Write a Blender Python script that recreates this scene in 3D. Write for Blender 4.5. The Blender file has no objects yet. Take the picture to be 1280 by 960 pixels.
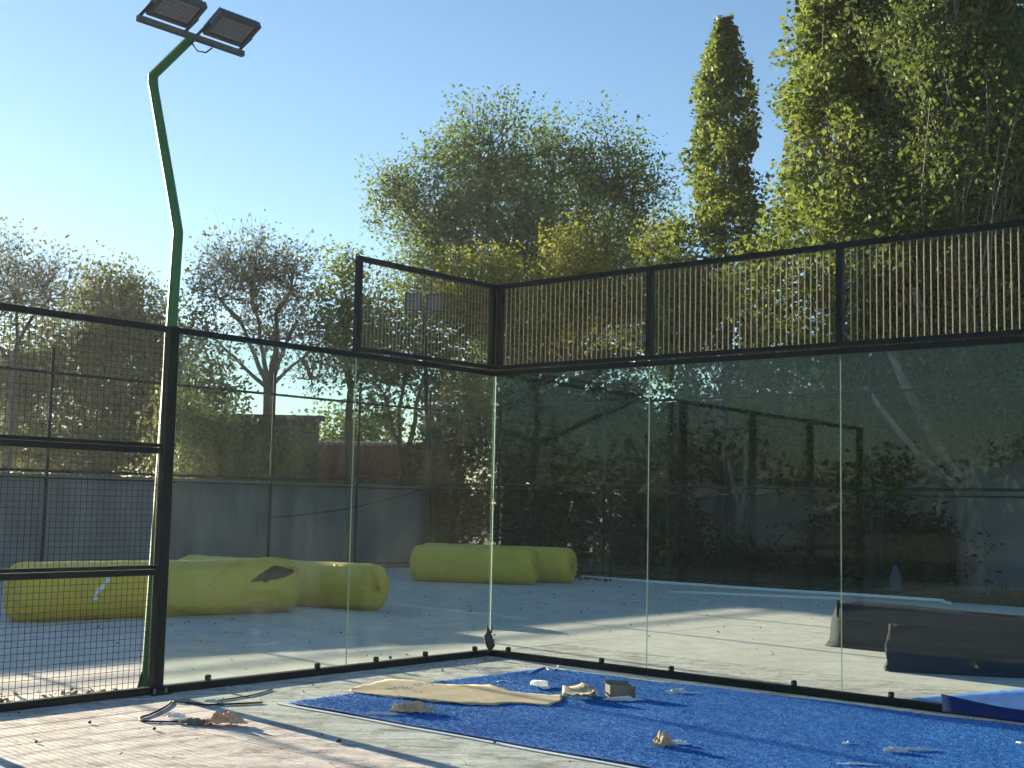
import bpy, bmesh, math, random
import numpy as np
from mathutils import Vector, Matrix

random.seed(7)
RNG = np.random.default_rng(7)
S = bpy.context.scene
COL = S.collection

# ---------------------------------------------------------------- camera
FPX, PITCH, ROLL, CAMH = 1555.04, .095, .0212, 1.6214
cF = Vector((0, math.cos(PITCH), math.sin(PITCH)))
_u = Vector((0, -math.sin(PITCH), math.cos(PITCH)))
_x = Vector((1, 0, 0))
cX = _x * math.cos(ROLL) + _u * math.sin(ROLL)
cU = _u * math.cos(ROLL) - _x * math.sin(ROLL)
cam = bpy.data.cameras.new('camera')
cam.sensor_width = 36
cam.lens = FPX * 36 / 1280
cam.clip_end = 3000
camo = bpy.data.objects.new('camera', cam)
COL.objects.link(camo)
m = Matrix((cX, cU, -cF)).transposed().to_4x4()
m.translation = (0, 0, CAMH)
camo.matrix_world = m
S.camera = camo

# ---------------------------------------------------------------- light
SUN_AZ = 44.0      # degrees left of the view direction
SUN_EL = 9.6
w = bpy.data.worlds.new('World')
S.world = w
w.use_nodes = True
nt = w.node_tree
sky = nt.nodes.new('ShaderNodeTexSky')
sky.sky_type = 'NISHITA'
sky.sun_disc = False
sky.sun_elevation = math.radians(SUN_EL)
sky.sun_rotation = math.radians(-SUN_AZ)
sky.air_density = 1.0
sky.dust_density = .1
sky.ozone_density = 2.6
bg = nt.nodes['Background']
bg.inputs['Strength'].default_value = .05
nt.links.new(sky.outputs[0], bg.inputs[0])
sun = bpy.data.lights.new('sun', 'SUN')
sun.energy = 5.0
sun.angle = math.radians(.5)
sun.color = (1, .84, .61)
suno = bpy.data.objects.new('sun', sun)
COL.objects.link(suno)
sd = Vector((-math.sin(math.radians(SUN_AZ)) * math.cos(math.radians(SUN_EL)),
             math.cos(math.radians(SUN_AZ)) * math.cos(math.radians(SUN_EL)), math.sin(math.radians(SUN_EL))))
suno.rotation_euler = sd.to_track_quat('Z', 'Y').to_euler()
S.view_settings.view_transform = 'Standard'
S.view_settings.look = 'None'
S.view_settings.gamma = 1
S.view_settings.exposure = 2.25
S.cycles.transparent_max_bounces = 24
S.cycles.max_bounces = 8

# ---------------------------------------------------------------- court coordinates
CO = Vector((-.188, 13.446, 0))
TH = .7223
AV = Vector((-math.sin(TH), -math.cos(TH), 0))              # along the side wall, towards us
BV = Vector((math.cos(TH - .0301), -math.sin(TH - .0301), 0))  # along the back wall
Z = Vector((0, 0, 1))


def W(u, v, z=0.0):
    return CO + BV * u + AV * v + Z * z


def G(px, py, z=0.0):
    """ground point (height z) seen at a pixel of the photograph"""
    d = cF * FPX + cX * (px - 640) + cU * (480 - py)
    s = (z - CAMH) / d.z
    return Vector((d.x * s, d.y * s, z))


def D(px, py, Y):
    d = cF * FPX + cX * (px - 640) + cU * (480 - py)
    s = Y / d.y
    return Vector((d.x * s, Y, d.z * s + CAMH))


# ---------------------------------------------------------------- materials
def nm(name):
    mt = bpy.data.materials.new(name)
    mt.use_nodes = True
    n = mt.node_tree
    return mt, n, n.nodes['Principled BSDF'], n.nodes['Material Output']


def nd(n, t, **k):
    x = n.nodes.new(t)
    for a, b in k.items():
        if a in ('inp',):
            for i, v in b.items():
                x.inputs[i].default_value = v
        else:
            setattr(x, a, b)
    return x


def ramp(n, src, stops):
    r = nd(n, 'ShaderNodeValToRGB')
    e = r.color_ramp.elements
    while len(e) < len(stops):
        e.new(.5)
    for i, (p, c) in enumerate(stops):
        e[i].position = p
        e[i].color = (*c, 1) if len(c) == 3 else c
    n.links.new(src, r.inputs[0])
    return r.outputs[0]


def noise(n, scale, detail=4, rough=.55, vec=None, dist=0):
    t = nd(n, 'ShaderNodeTexNoise', inp={'Scale': scale, 'Detail': detail, 'Roughness': rough, 'Distortion': dist})
    if vec is not None:
        n.links.new(vec, t.inputs['Vector'])
    return t.outputs['Fac']


def objvec(n, scale=(1, 1, 1)):
    tc = nd(n, 'ShaderNodeTexCoord')
    mp = nd(n, 'ShaderNodeMapping')
    mp.inputs['Scale'].default_value = scale
    n.links.new(tc.outputs['Object'], mp.inputs[0])
    return mp.outputs[0]


def mixc(n, fac, a, b, blend='MIX'):
    x = nd(n, 'ShaderNodeMix', data_type='RGBA', blend_type=blend)
    for i, v in ((0, fac), (6, a), (7, b)):
        if isinstance(v, (int, float)):
            x.inputs[i].default_value = v
        elif isinstance(v, tuple):
            x.inputs[i].default_value = (*v, 1)
        else:
            n.links.new(v, x.inputs[i])
    return x.outputs[2]


def bump(n, b, h, strength=.3, dist=.01):
    x = nd(n, 'ShaderNodeBump', inp={'Strength': strength, 'Distance': dist})
    n.links.new(h, x.inputs['Height'])
    n.links.new(x.outputs[0], b.inputs['Normal'])


def simple(name, c1, c2=None, scale=6, rough=.6, bs=.15, spec=.4, metal=0, bd=.005, vs=(1, 1, 1)):
    mt, n, b, o = nm(name)
    v = objvec(n, vs)
    f = noise(n, scale, 5, .6, v)
    c2 = c2 or tuple(x * .75 for x in c1)
    n.links.new(ramp(n, f, [(.35, c1), (.68, c2)]), b.inputs['Base Color'])
    b.inputs['Roughness'].default_value = rough
    b.inputs['Specular IOR Level'].default_value = spec
    b.inputs['Metallic'].default_value = metal
    bump(n, b, noise(n, scale * 4, 4, .6, v), bs, bd)
    return mt


M = {}


def concrete_mat(name, dirty):
    mt, n, b, o = nm(name)
    v = objvec(n)
    big = noise(n, .55, 6, .6, v, .6)
    mid = noise(n, 3.2, 8, .7, v, .4)
    fine = noise(n, 60, 4, .6, v)
    k = 1.0 if dirty else .35
    c = ramp(n, big, [(.3, (.47, .45, .415)), (.5, (.59, .565, .52)), (.72, (.42, .395, .36))] if dirty else [(.3, (.56, .535, .49)), (.5, (.63, .60, .55)), (.72, (.53, .505, .46))])
    c = mixc(n, ramp(n, mid, [(.46, (0, 0, 0)), (.66, (k, k, k))]), c, (.30, .275, .245))
    # brushed streaks of pale laitance
    sv = objvec(n, (.9, 5.0, 1))
    st = noise(n, 2.6, 6, .65, sv, .3)
    e = .7 if dirty else .22
    c = mixc(n, ramp(n, st, [(.50, (0, 0, 0)), (.62, (e, e, e))]), c, (.74, .72, .675))
    # grey glue and dirt smears, then specks
    gv = objvec(n, (1.6, 3.2, 1))
    sm = noise(n, 1.9, 9, .78, gv, .9)
    e = .9 if dirty else .25
    c = mixc(n, ramp(n, sm, [(.50, (0, 0, 0)), (.62, (e, e, e))]), c, (.19, .175, .16))
    sp = noise(n, 17, 5, .75, v)
    e = .8 if dirty else .4
    c = mixc(n, ramp(n, sp, [(.575, (0, 0, 0)), (.65, (e, e, e))]), c, (.15, .13, .11))
    n.links.new(c, b.inputs['Base Color'])
    b.inputs['Roughness'].default_value = .8
    b.inputs['Specular IOR Level'].default_value = .3
    ad = nd(n, 'ShaderNodeMath', operation='ADD')
    n.links.new(mid, ad.inputs[0])
    n.links.new(fine, ad.inputs[1])
    bump(n, b, ad.outputs[0], .4 if dirty else .2, .006)
    return mt


def dirt_mat():
    mt, n, b, o = nm('earth_ground')
    v = objvec(n)
    f = noise(n, .8, 8, .7, v)
    n.links.new(ramp(n, f, [(.3, (.10, .085, .06)), (.5, (.07, .075, .035)), (.7, (.13, .115, .085))]), b.inputs['Base Color'])
    b.inputs['Roughness'].default_value = .95
    bump(n, b, noise(n, 9, 6, .7, v), .6, .05)
    return mt


def leaf_mat(name, cols, trans=.35, rough=.55):
    mt, n, b, o = nm(name)
    g = nd(n, 'ShaderNodeNewGeometry')
    col = ramp(n, g.outputs['Random Per Island'], [(i / (len(cols) - 1), c) for i, c in enumerate(cols)])
    n.links.new(col, b.inputs['Base Color'])
    b.inputs['Roughness'].default_value = max(rough, .6)
    b.inputs['Specular IOR Level'].default_value = .12
    t = nd(n, 'ShaderNodeBsdfTranslucent')
    tc = mixc(n, .35, col, (.22, .28, .05))
    n.links.new(tc, t.inputs[0])
    mx = nd(n, 'ShaderNodeMixShader')
    mx.inputs[0].default_value = trans
    n.links.new(b.outputs[0], mx.inputs[1])
    n.links.new(t.outputs[0], mx.inputs[2])
    n.links.new(mx.outputs[0], o.inputs[0])
    return mt


def glass_mat():
    mt, n, b, o = nm('tempered_glass')
    n.nodes.remove(b)
    tr = nd(n, 'ShaderNodeBsdfTransparent')
    tr.inputs[0].default_value = (.82, .885, .87, 1)
    gl = nd(n, 'ShaderNodeBsdfGlossy')
    gl.inputs['Roughness'].default_value = .003
    gl.inputs[0].default_value = (.62, .68, .67, 1)
    # the pane does not bend light, so its far face must use the outside index too
    fr = nd(n, 'ShaderNodeFresnel', inp={'IOR': 1.42})
    ge = nd(n, 'ShaderNodeNewGeometry')
    im = nd(n, 'ShaderNodeMapRange', inp={'To Min': 1.42, 'To Max': 1 / 1.42})
    n.links.new(ge.outputs['Backfacing'], im.inputs[0])
    n.links.new(im.outputs[0], fr.inputs['IOR'])
    mx = nd(n, 'ShaderNodeMixShader')
    n.links.new(fr.outputs[0], mx.inputs[0])
    n.links.new(tr.outputs[0], mx.inputs[1])
    n.links.new(gl.outputs[0], mx.inputs[2])
    # dried rain streaks and dust wiped over the pane
    v = objvec(n, (3, 3, .35))
    f = noise(n, 3.5, 7, .7, v, .5)
    v2 = objvec(n)
    f2 = noise(n, 1.3, 6, .6, v2, .8)
    k = nd(n, 'ShaderNodeMath', operation='MULTIPLY')
    n.links.new(f, k.inputs[0])
    n.links.new(f2, k.inputs[1])
    dr = ramp(n, k.outputs[0], [(.17, (.001, .001, .001)), (.42, (.012, .012, .012))])
    df = nd(n, 'ShaderNodeBsdfDiffuse')
    df.inputs[0].default_value = (.55, .55, .52, 1)
    tl = nd(n, 'ShaderNodeBsdfTranslucent')
    tl.inputs[0].default_value = (.55, .55, .52, 1)
    dm = nd(n, 'ShaderNodeMixShader')
    dm.inputs[0].default_value = .5
    n.links.new(df.outputs[0], dm.inputs[1])
    n.links.new(tl.outputs[0], dm.inputs[2])
    m2 = nd(n, 'ShaderNodeMixShader')
    n.links.new(dr, m2.inputs[0])
    n.links.new(mx.outputs[0], m2.inputs[1])
    n.links.new(dm.outputs[0], m2.inputs[2])
    n.links.new(m2.outputs[0], o.inputs[0])
    return mt


def glass_edge_mat():
    mt, n, b, o = nm('glass_edge')
    b.inputs['Base Color'].default_value = (.16, .24, .20, 1)
    b.inputs['Roughness'].default_value = .35
    t = nd(n, 'ShaderNodeBsdfTranslucent')
    t.inputs[0].default_value = (.22, .32, .27, 1)
    mx = nd(n, 'ShaderNodeMixShader')
    mx.inputs[0].default_value = .5
    n.links.new(b.outputs[0], mx.inputs[1])
    n.links.new(t.outputs[0], mx.inputs[2])
    n.links.new(mx.outputs[0], o.inputs[0])
    return mt


def wrap_mat():
    mt, n, b, o = nm('yellow_film')
    v = objvec(n, (1, 1, 1))
    f = noise(n, 2.2, 5, .6, v, .4)
    n.links.new(ramp(n, f, [(.3, (.86, .60, .07)), (.55, (.80, .56, .06)), (.75, (.66, .45, .045))]), b.inputs['Base Color'])
    b.inputs['Roughness'].default_value = .38
    b.inputs['Specular IOR Level'].default_value = .5
    b.inputs['Subsurface Weight'].default_value = .0
    w1 = noise(n, 7, 6, .65, objvec(n, (1, 1, 3)), 1.2)
    bump(n, b, w1, .9, .045)
    return mt


def turf_mat():
    mt, n, b, o = nm('blue_turf')
    v = objvec(n)
    f = noise(n, 2.0, 6, .65, v)
    c = ramp(n, f, [(.3, (.004, .12, .44)), (.7, (.007, .17, .56))])
    s = noise(n, 130, 3, .7, v)
    c = mixc(n, ramp(n, s, [(.58, (0, 0, 0)), (.66, (.5, .5, .5))]), c, (.04, .25, .75))
    n.links.new(c, b.inputs['Base Color'])
    b.inputs['Roughness'].default_value = .75
    bump(n, b, noise(n, 90, 4, .7, v), .9, .012)
    return mt


M['concrete'] = concrete_mat('court_concrete', True)
M['yard'] = concrete_mat('yard_concrete', False)
M['turf_plain'] = simple('folded_turf', (.006, .085, .36), (.008, .11, .44), 90, .85, .5)
M['turf_shaded'] = simple('shaded_turf', (.006, .022, .12), (.01, .03, .15), 40, .9, .5)  # flap's shaded side put into its colour as dark navy
M['dirt'] = dirt_mat()
M['glass'] = glass_mat()
M['edge'] = glass_edge_mat()
M['film'] = wrap_mat()
M['turf'] = turf_mat()
M['fibre'] = leaf_mat('turf_fibre', [(.004, .11, .40), (.005, .15, .49), (.007, .18, .53), (.012, .22, .58)], .12, .8)
M['frame'] = simple('dark_green_paint', (.005, .009, .0075), (.008, .013, .010), 9, .5, .05, .25)
M['wire'] = simple('coated_wire', (.02, .026, .02), (.03, .03, .024), 20, .45, .05)
M['barwire'] = simple('sunlit_wire', (.55, .42, .24), (.40, .30, .18), 30, .5, .1)  # sunlit look of the upright wires painted in as bright tan
M['pole'] = simple('green_pole_paint', (.035, .15, .055), (.05, .17, .07), 5, .6, .05, .2)
M['fence'] = simple('fence_green_paint', (.008, .032, .026), (.011, .040, .032), 8, .85, .05, .12)
M['lampgrey'] = simple('lamp_casing', (.06, .065, .075), (.08, .085, .09), 12, .5, .1)
M['lampface'] = simple('lamp_lens', (.22, .22, .23), (.16, .16, .17), 60, .25, .3)
M['rubber'] = simple('black_rubber', (.012, .012, .013), (.02, .02, .02), 20, .6, .1)
M['darkturf'] = simple('turf_backing', (.025, .022, .02), (.05, .042, .035), 30, .9, .6)
M['bark'] = simple('bark', (.12, .115, .105), (.07, .067, .06), 5, .9, .8, .2, 0, .03, (3, 3, .6))
M['palebark'] = simple('pale_bark', (.30, .29, .26), (.15, .14, .12), 4, .85, .6, .2, 0, .02, (2, 2, .7))
M['card'] = simple('kraft_board', (.56, .44, .30), (.47, .36, .24), 3, .85, .2, .2)
M['paper'] = simple('crumpled_brown_paper', (.48, .30, .16), (.60, .47, .33), 12, .8, .4)
M['orange'] = simple('faded_orange_bag', (.62, .27, .13), (.66, .45, .30), 10, .7, .4)
M['plastic'] = simple('dirty_clear_plastic', (.52, .53, .50), (.66, .66, .62), 14, .3, .4, .6)
M['white'] = simple('white_plastic', (.84, .84, .82), (.74, .73, .70), 10, .45, .1)
M['greybox'] = simple('grey_board', (.20, .165, .125), (.15, .125, .10), 8, .85, .2)
M['scrap'] = simple('dark_scrap', (.05, .045, .04), (.09, .075, .06), 18, .85, .5)
M['sheet'] = simple('dark_sheeting', (.016, .024, .038), (.026, .034, .048), 2.5, .8, .06, .15, 0, .006, (1, 1, 4))
M['wallgrey'] = simple('grey_render', (.24, .23, .22), (.17, .165, .16), 2.2, .9, .3, .2, 0, .01, (1, 1, .25))
M['shedgrey'] = simple('shed_render', (.085, .085, .085), (.055, .056, .056), 1.5, .9, .3, .2, 0, .01, (1, 1, .4))
M['pale'] = simple('pale_blue_grey_render', (.36, .39, .43), (.30, .33, .37), 1.2, .85, .15, .2, 0, .01, (1, 1, .4))
M['whitewall'] = simple('white_render', (.46, .48, .50), (.38, .40, .42), 1.2, .8, .15)
M['bottle'] = simple('bottle_paint', (.12, .15, .18), (.09, .11, .13), 6, .5, .1)
M['tile'] = simple('red_roof_tile', (.36, .085, .05), (.26, .06, .04), 6, .85, .3)
M['whiteedge'] = simple('white_trim', (.75, .75, .73), (.65, .65, .62), 6, .7, .1)
M['steel'] = simple('galvanised', (.35, .36, .37), (.25, .26, .27), 20, .4, .1, .5, .8)
M['litter'] = leaf_mat('dry_leaf', [(.10, .07, .04), (.22, .15, .08), (.05, .04, .03), (.35, .30, .22)], .1, .8)
M['grass'] = leaf_mat('weed_grass', [(.05, .09, .025), (.08, .12, .03), (.12, .13, .05)], .3)
M['l_poplar'] = leaf_mat('poplar_leaf', [(.045, .095, .02), (.08, .135, .03), (.12, .165, .035), (.17, .20, .04)], .42)
M['l_poplar2'] = leaf_mat('dark_poplar_leaf', [(.028, .065, .022), (.045, .09, .028), (.07, .115, .03), (.12, .15, .035)], .28)
M['l_elm'] = leaf_mat('elm_leaf', [(.05, .115, .035), (.075, .15, .045), (.10, .175, .055), (.06, .105, .035)], .4)
M['l_yel'] = leaf_mat('yellow_green_leaf', [(.108, .144, .024), (.168, .192, .030), (.216, .216, .042)], .35)
M['l_olive'] = leaf_mat('olive_leaf', [(.08, .105, .045), (.115, .14, .055), (.15, .165, .07), (.12, .115, .06)], .35)
M['l_grey'] = leaf_mat('grey_leaf', [(.11, .13, .085), (.15, .165, .11), (.09, .105, .07)], .3)
M['l_bright'] = leaf_mat('fresh_leaf', [(.104, .169, .039), (.143, .208, .052), (.078, .130, .039)], .4)
M['l_brown'] = leaf_mat('turning_leaf', [(.156, .130, .039), (.221, .169, .046), (.117, .117, .039), (.169, .098, .039)], .3)
M['l_dark'] = leaf_mat('dark_leaf', [(.025, .04, .02), (.04, .055, .025), (.05, .06, .03)], .2)


# ---------------------------------------------------------------- mesh helpers
class MB:
    def __init__(s):
        s.v, s.f, s.mi = [], [], []

    def quad(s, a, b, c, d, mi=0):
        i = len(s.v)
        s.v += [tuple(a), tuple(b), tuple(c), tuple(d)]
        s.f.append((i, i + 1, i + 2, i + 3))
        s.mi.append(mi)

    def hexa(s, p, mi=0, mis=None):
        """p: 8 points, bottom ring 0-3 ccw then top ring 4-7"""
        i = len(s.v)
        s.v += [tuple(q) for q in p]
        F = [(3, 2, 1, 0), (4, 5, 6, 7), (0, 1, 5, 4), (1, 2, 6, 5), (2, 3, 7, 6), (3, 0, 4, 7)]
        for k, f in enumerate(F):
            s.f.append(tuple(i + q for q in f))
            s.mi.append(mis[k] if mis else mi)

    def box(s, c, ax, ay, az, mi=0, mis=None):
        """centre and three half-extent vectors"""
        c = Vector(c)
        s.hexa([c - ax - ay - az, c + ax - ay - az, c + ax + ay - az, c - ax + ay - az,
                c - ax - ay + az, c + ax - ay + az, c + ax + ay + az, c - ax + ay + az], mi, mis)

    def beam(s, p, q, wd, ht, up=Z):
        p, q = Vector(p), Vector(q)
        d = (q - p).normalized()
        side = d.cross(up)
        if side.length < 1e-4:
            side = d.cross(BV)
        side.normalize()
        upv = side.cross(d).normalized()
        s.box((p + q) / 2, (q - p) / 2, -side * wd / 2, upv * ht / 2)

    def tube(s, pts, rad, n=6, cap=True):
        pts = [Vector(p) for p in pts]
        if not hasattr(rad, '__len__'):
            rad = [rad] * len(pts)
        base = len(s.v)
        prev = None
        for i, p in enumerate(pts):
            if i == 0:
                t = pts[1] - p
            elif i == len(pts) - 1:
                t = p - pts[i - 1]
            else:
                t = (pts[i + 1] - p).normalized() + (p - pts[i - 1]).normalized()
            t = t.normalized() if t.length > 1e-9 else Vector((0, 0, 1))
            if prev is None:
                r = t.orthogonal().normalized()
            else:
                r = prev - t * prev.dot(t)
                r = r.normalized() if r.length > 1e-6 else t.orthogonal().normalized()
            prev = r
            b2 = t.cross(r)
            for k in range(n):
                an = 2 * math.pi * k / n
                s.v.append(tuple(p + (r * math.cos(an) + b2 * math.sin(an)) * rad[i]))
        for i in range(len(pts) - 1):
            for k in range(n):
                a = base + i * n + k
                b = base + i * n + (k + 1) % n
                s.f.append((a, b, b + n, a + n))
                s.mi.append(0)
        if cap:
            s.f.append(tuple(base + k for k in reversed(range(n))))
            s.f.append(tuple(base + (len(pts) - 1) * n + k for k in range(n)))
            s.mi += [0, 0]

    def grid(s, rows, mi=0):
        """rows of equal-length point lists"""
        b = len(s.v)
        n = len(rows[0])
        for r in rows:
            s.v += [tuple(p) for p in r]
        for i in range(len(rows) - 1):
            for j in range(n - 1):
                s.f.append((b + i * n + j, b + i * n + j + 1, b + (i + 1) * n + j + 1, b + (i + 1) * n + j))
                s.mi.append(mi)

    def build(s, name, mats, parent=None, smooth=False, origin=None):
        me = bpy.data.meshes.new(name)
        o = Vector(origin) if origin is not None else None
        vs = s.v if o is None else [(x - o.x, y - o.y, z - o.z) for x, y, z in s.v]
        me.from_pydata(vs, [], s.f)
        for mt in (mats if isinstance(mats, (list, tuple)) else [mats]):
            me.materials.append(mt)
        me.polygons.foreach_set('material_index', s.mi)
        if smooth:
            me.polygons.foreach_set('use_smooth', [True] * len(s.f))
        me.update()
        ob = bpy.data.objects.new(name, me)
        COL.objects.link(ob)
        if o is not None:
            ob.location = o
        if parent:
            ob.parent = parent
            if o is not None:
                ob.location = o - parent_loc(parent)
            else:
                ob.location = -parent_loc(parent)
        return ob


def parent_loc(p):
    L = Vector(p.location)
    while p.parent:
        p = p.parent
        L += p.location
    return L


def np_quads(name, V, mat, parent=None):
    """V: (n,4,3) array, one quad each"""
    n = len(V)
    me = bpy.data.meshes.new(name)
    me.vertices.add(4 * n)
    me.vertices.foreach_set('co', V.astype(np.float32).reshape(-1))
    me.loops.add(4 * n)
    me.loops.foreach_set('vertex_index', np.arange(4 * n, dtype=np.int32))
    me.polygons.add(n)
    me.polygons.foreach_set('loop_start', np.arange(n, dtype=np.int32) * 4)
    me.polygons.foreach_set('loop_total', np.full(n, 4, dtype=np.int32))
    me.materials.append(mat)
    me.update(calc_edges=True)
    ob = bpy.data.objects.new(name, me)
    COL.objects.link(ob)
    if parent:
        ob.parent = parent
        ob.location = -parent_loc(parent)
    return ob


def tag(o, label=None, cat=None, group=None, kind=None):
    if label: o['label'] = label
    if cat: o['category'] = cat
    if group: o['group'] = group
    if kind: o['kind'] = kind
    return o


def thing(name, loc, label, cat, group=None):
    o = bpy.data.objects.new(name, None)
    o.empty_display_size = .2
    o.location = loc
    COL.objects.link(o)
    return tag(o, label, cat, group)


def bevel(o, wd=.005, seg=2):
    md = o.modifiers.new('bevel', 'BEVEL')
    md.width = wd
    md.segments = seg
    md.limit_method = 'ANGLE'
    return o


# ---------------------------------------------------------------- ground
mb = MB()
g = 40
ext = 1500
xs = [-ext, -300, -80] + [-60 + 10 * i for i in range(13)] + [80, 300, ext]
ys = [-ext, -300, -60, -30, -10, 10, 20, 30, 40, 50, 60, 80, 120, 300, ext]
mb.grid([[Vector((x, y, -.09)) for x in xs] for y in ys])
tag(mb.build('ground', M['dirt']), 'bare earth and weeds around the court', kind='structure')

floor = bpy.data.objects.new('concrete_floor', None)
COL.objects.link(floor)
tag(floor, 'pale stained concrete yard under and around the court', kind='structure')
ucut = [-13.0, -8.8, -4.5, -.20, 4.96, 9.6, 14.5]
vcut = [-12.35, -8.9, -5.2, -1.42, 4.80, 8.6, 13.0, 18.0]
for i in range(len(ucut) - 1):
    for j in range(len(vcut) - 1):
        e = .004
        u0, u1, v0, v1 = ucut[i] + e, ucut[i + 1] - e, vcut[j] + e, vcut[j + 1] - e
        dz = random.uniform(-.0015, .0015)
        mb = MB()
        mb.hexa([W(u0, v0, -.085), W(u0, v1, -.085), W(u1, v1, -.085), W(u1, v0, -.085),
                 W(u0, v0, dz), W(u0, v1, dz), W(u1, v1, dz), W(u1, v0, dz)])
        mb.build('concrete_slab', M['concrete'] if u0 > -.3 and v0 > -1.5 else M['yard'], floor)

# ---------------------------------------------------------------- court enclosure
GH, MH = 2.987, 3.956          # glass top, mesh top


def glass_panel(P0, P1, nrm, z0, z1, parent, gap=.002):
    d = (P1 - P0).normalized()
    p, q = P0 + d * gap, P1 - d * gap
    mb = MB()
    c = (p + q) / 2 + Z * (z0 + z1) / 2
    mb.box(c, (q - p) / 2, nrm * .006, Z * (z1 - z0) / 2, 0, [1, 1, 0, 1, 0, 1])
    return mb.build('glass_panel', [M['glass'], M['edge']], parent)


def clamp(P, nrm, along, parent):
    mb = MB()
    c = P + Z * .085
    mb.box(c, along * .020, nrm * .026, Z * .026)
    ob = mb.build('glass_clamp', M['rubber'], parent)
    bevel(ob, .012, 3)
    mb = MB()
    mb.tube([c + nrm * .027, c + nrm * .036], .010, 8)
    mb.build('bolt', M['steel'], ob)
    return ob


def mesh_panel(P0, P1, z0, z1, parent, step=.05, rv=.0022, rh=.0018, mv=None, mh=None):
    """welded wire grid, joined: single wires are finer than a pixel"""
    L = (P1 - P0).length
    d = (P1 - P0).normalized()
    nrm = d.cross(Z)
    nx = int(round(L / step))
    mb = MB()
    for i in range(1, nx):
        p = P0 + d * (L * i / nx) + nrm * .003
        mb.tube([p + Z * z0, p + Z * z1], rv, 4, False)
    ob = mb.build('vertical_wires', mv or M['wire'], parent)
    tag(ob, kind='stuff')
    nz = int(round((z1 - z0) / step))
    mb = MB()
    for i in range(1, nz):
        z = z0 + (z1 - z0) * i / nz
        mb.tube([P0 + Z * z - nrm * .001, P1 + Z * z - nrm * .001], rh, 4, False)
    ob = mb.build('cross_wires', mh or M['wire'], parent)
    tag(ob, kind='stuff')


NIN = BV.copy()             # side wall: inside direction
BIN = AV.copy()             # back wall: inside direction

# --- side wall
sw = thing('glass_side_wall', W(0, 2), 'frame of two tall glass panels left of the court corner, ending at the lamp pole', 'glass wall')
mb = MB(); mb.beam(W(0, -.02, .03), W(0, 4.05, .03), .09, .06); bevel(mb.build('bottom_beam', M['frame'], sw), .004)
mb = MB(); mb.beam(W(0, -.03, GH + .022), W(0, 4.05, GH + .022), .05, .05); bevel(mb.build('top_rail', M['frame'], sw), .004)
glass_panel(W(0, .01), W(0, 2.0), NIN, .065, GH, sw)
glass_panel(W(0, 2.0), W(0, 3.99), NIN, .065, GH, sw)
for v in (.22, .95, 1.62, 2.35, 3.55):
    clamp(W(0, v), NIN, AV, sw)
mb = MB(); mb.beam(W(0, 4.06, 0), W(0, 4.06, GH + .05), .09, .09); bevel(mb.build('post', M['frame'], sw), .005)
mb = MB(); mb.box(W(-.01, 4.06, .006), BV * .11, AV * .09, Z * .006); mb.build('foot_plate', M['frame'], sw)
for du, dv in ((.08, .055), (-.09, .055), (.08, -.055)):
    mb = MB(); mb.tube([W(du - .01, 4.06 + dv, .012), W(du - .01, 4.06 + dv, .05)], .011, 6); mb.build('anchor_bolt', M['steel'], sw)
# upper mesh bay
mb = MB(); mb.beam(W(0, -.02, MH), W(0, 2.03, MH), .05, .05); mb.build('upper_rail', M['frame'], sw)
mb = MB(); mb.beam(W(0, -.02, GH + .085), W(0, 2.03, GH + .085), .04, .04); mb.build('lower_rail', M['frame'], sw)
mb = MB(); mb.beam(W(0, 2.0, GH + .05), W(0, 2.0, MH - .026), .055, .055); mb.build('mesh_post', M['frame'], sw)
mb = MB(); mb.beam(W(0, .06, GH + .107), W(0, .06, MH - .026), .05, .06); mb.build('mesh_post', M['frame'], sw)
mesh_panel(W(0, .09), W(0, 1.97), GH + .105, MH - .025, sw, .05, .0028, .0014, M['barwire'], M['wire'])

# --- back wall
bw = thing('glass_back_wall', W(4, 0), 'long dark framed row of glass panels right of the corner with mesh above', 'glass wall')
mb = MB(); mb.beam(W(.046, 0, .03), W(8.05, 0, .03), .09, .062); bevel(mb.build('bottom_beam', M['frame'], bw), .004)
mb = MB(); mb.beam(W(.026, 0, GH + .022), W(8.05, 0, GH + .022), .05, .052); bevel(mb.build('top_rail', M['frame'], bw), .004)
for k in range(4):
    glass_panel(W(.012 if k == 0 else 2.0 * k, 0), W(2.0 * k + 2.0, 0), BIN, .065, GH, bw)
for u in (.27, 1.47, 2.28, 3.55, 4.44, 5.6, 6.4, 7.6):
    clamp(W(u, 0), BIN, BV, bw)
mb = MB(); mb.beam(W(.026, 0, MH), W(8.05, 0, MH), .05, .052); mb.build('upper_rail', M['frame'], bw)
mb = MB(); mb.beam(W(.026, 0, GH + .085), W(8.05, 0, GH + .085), .04, .042); mb.build('lower_rail', M['frame'], bw)
for k in range(5):
    u = 2.0 * k if k else .06
    mb = MB(); mb.beam(W(u, 0, GH + .107), W(u, 0, MH - .027), .06, .06); mb.build('mesh_post', M['frame'], bw)
for k in range(4):
    mesh_panel(W(2 * k + (.09 if k == 0 else .04), 0), W(2 * k + 1.96, 0), GH + .107, MH - .027, bw, .06, .0056, .0012, M['barwire'], M['wire'])

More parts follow.
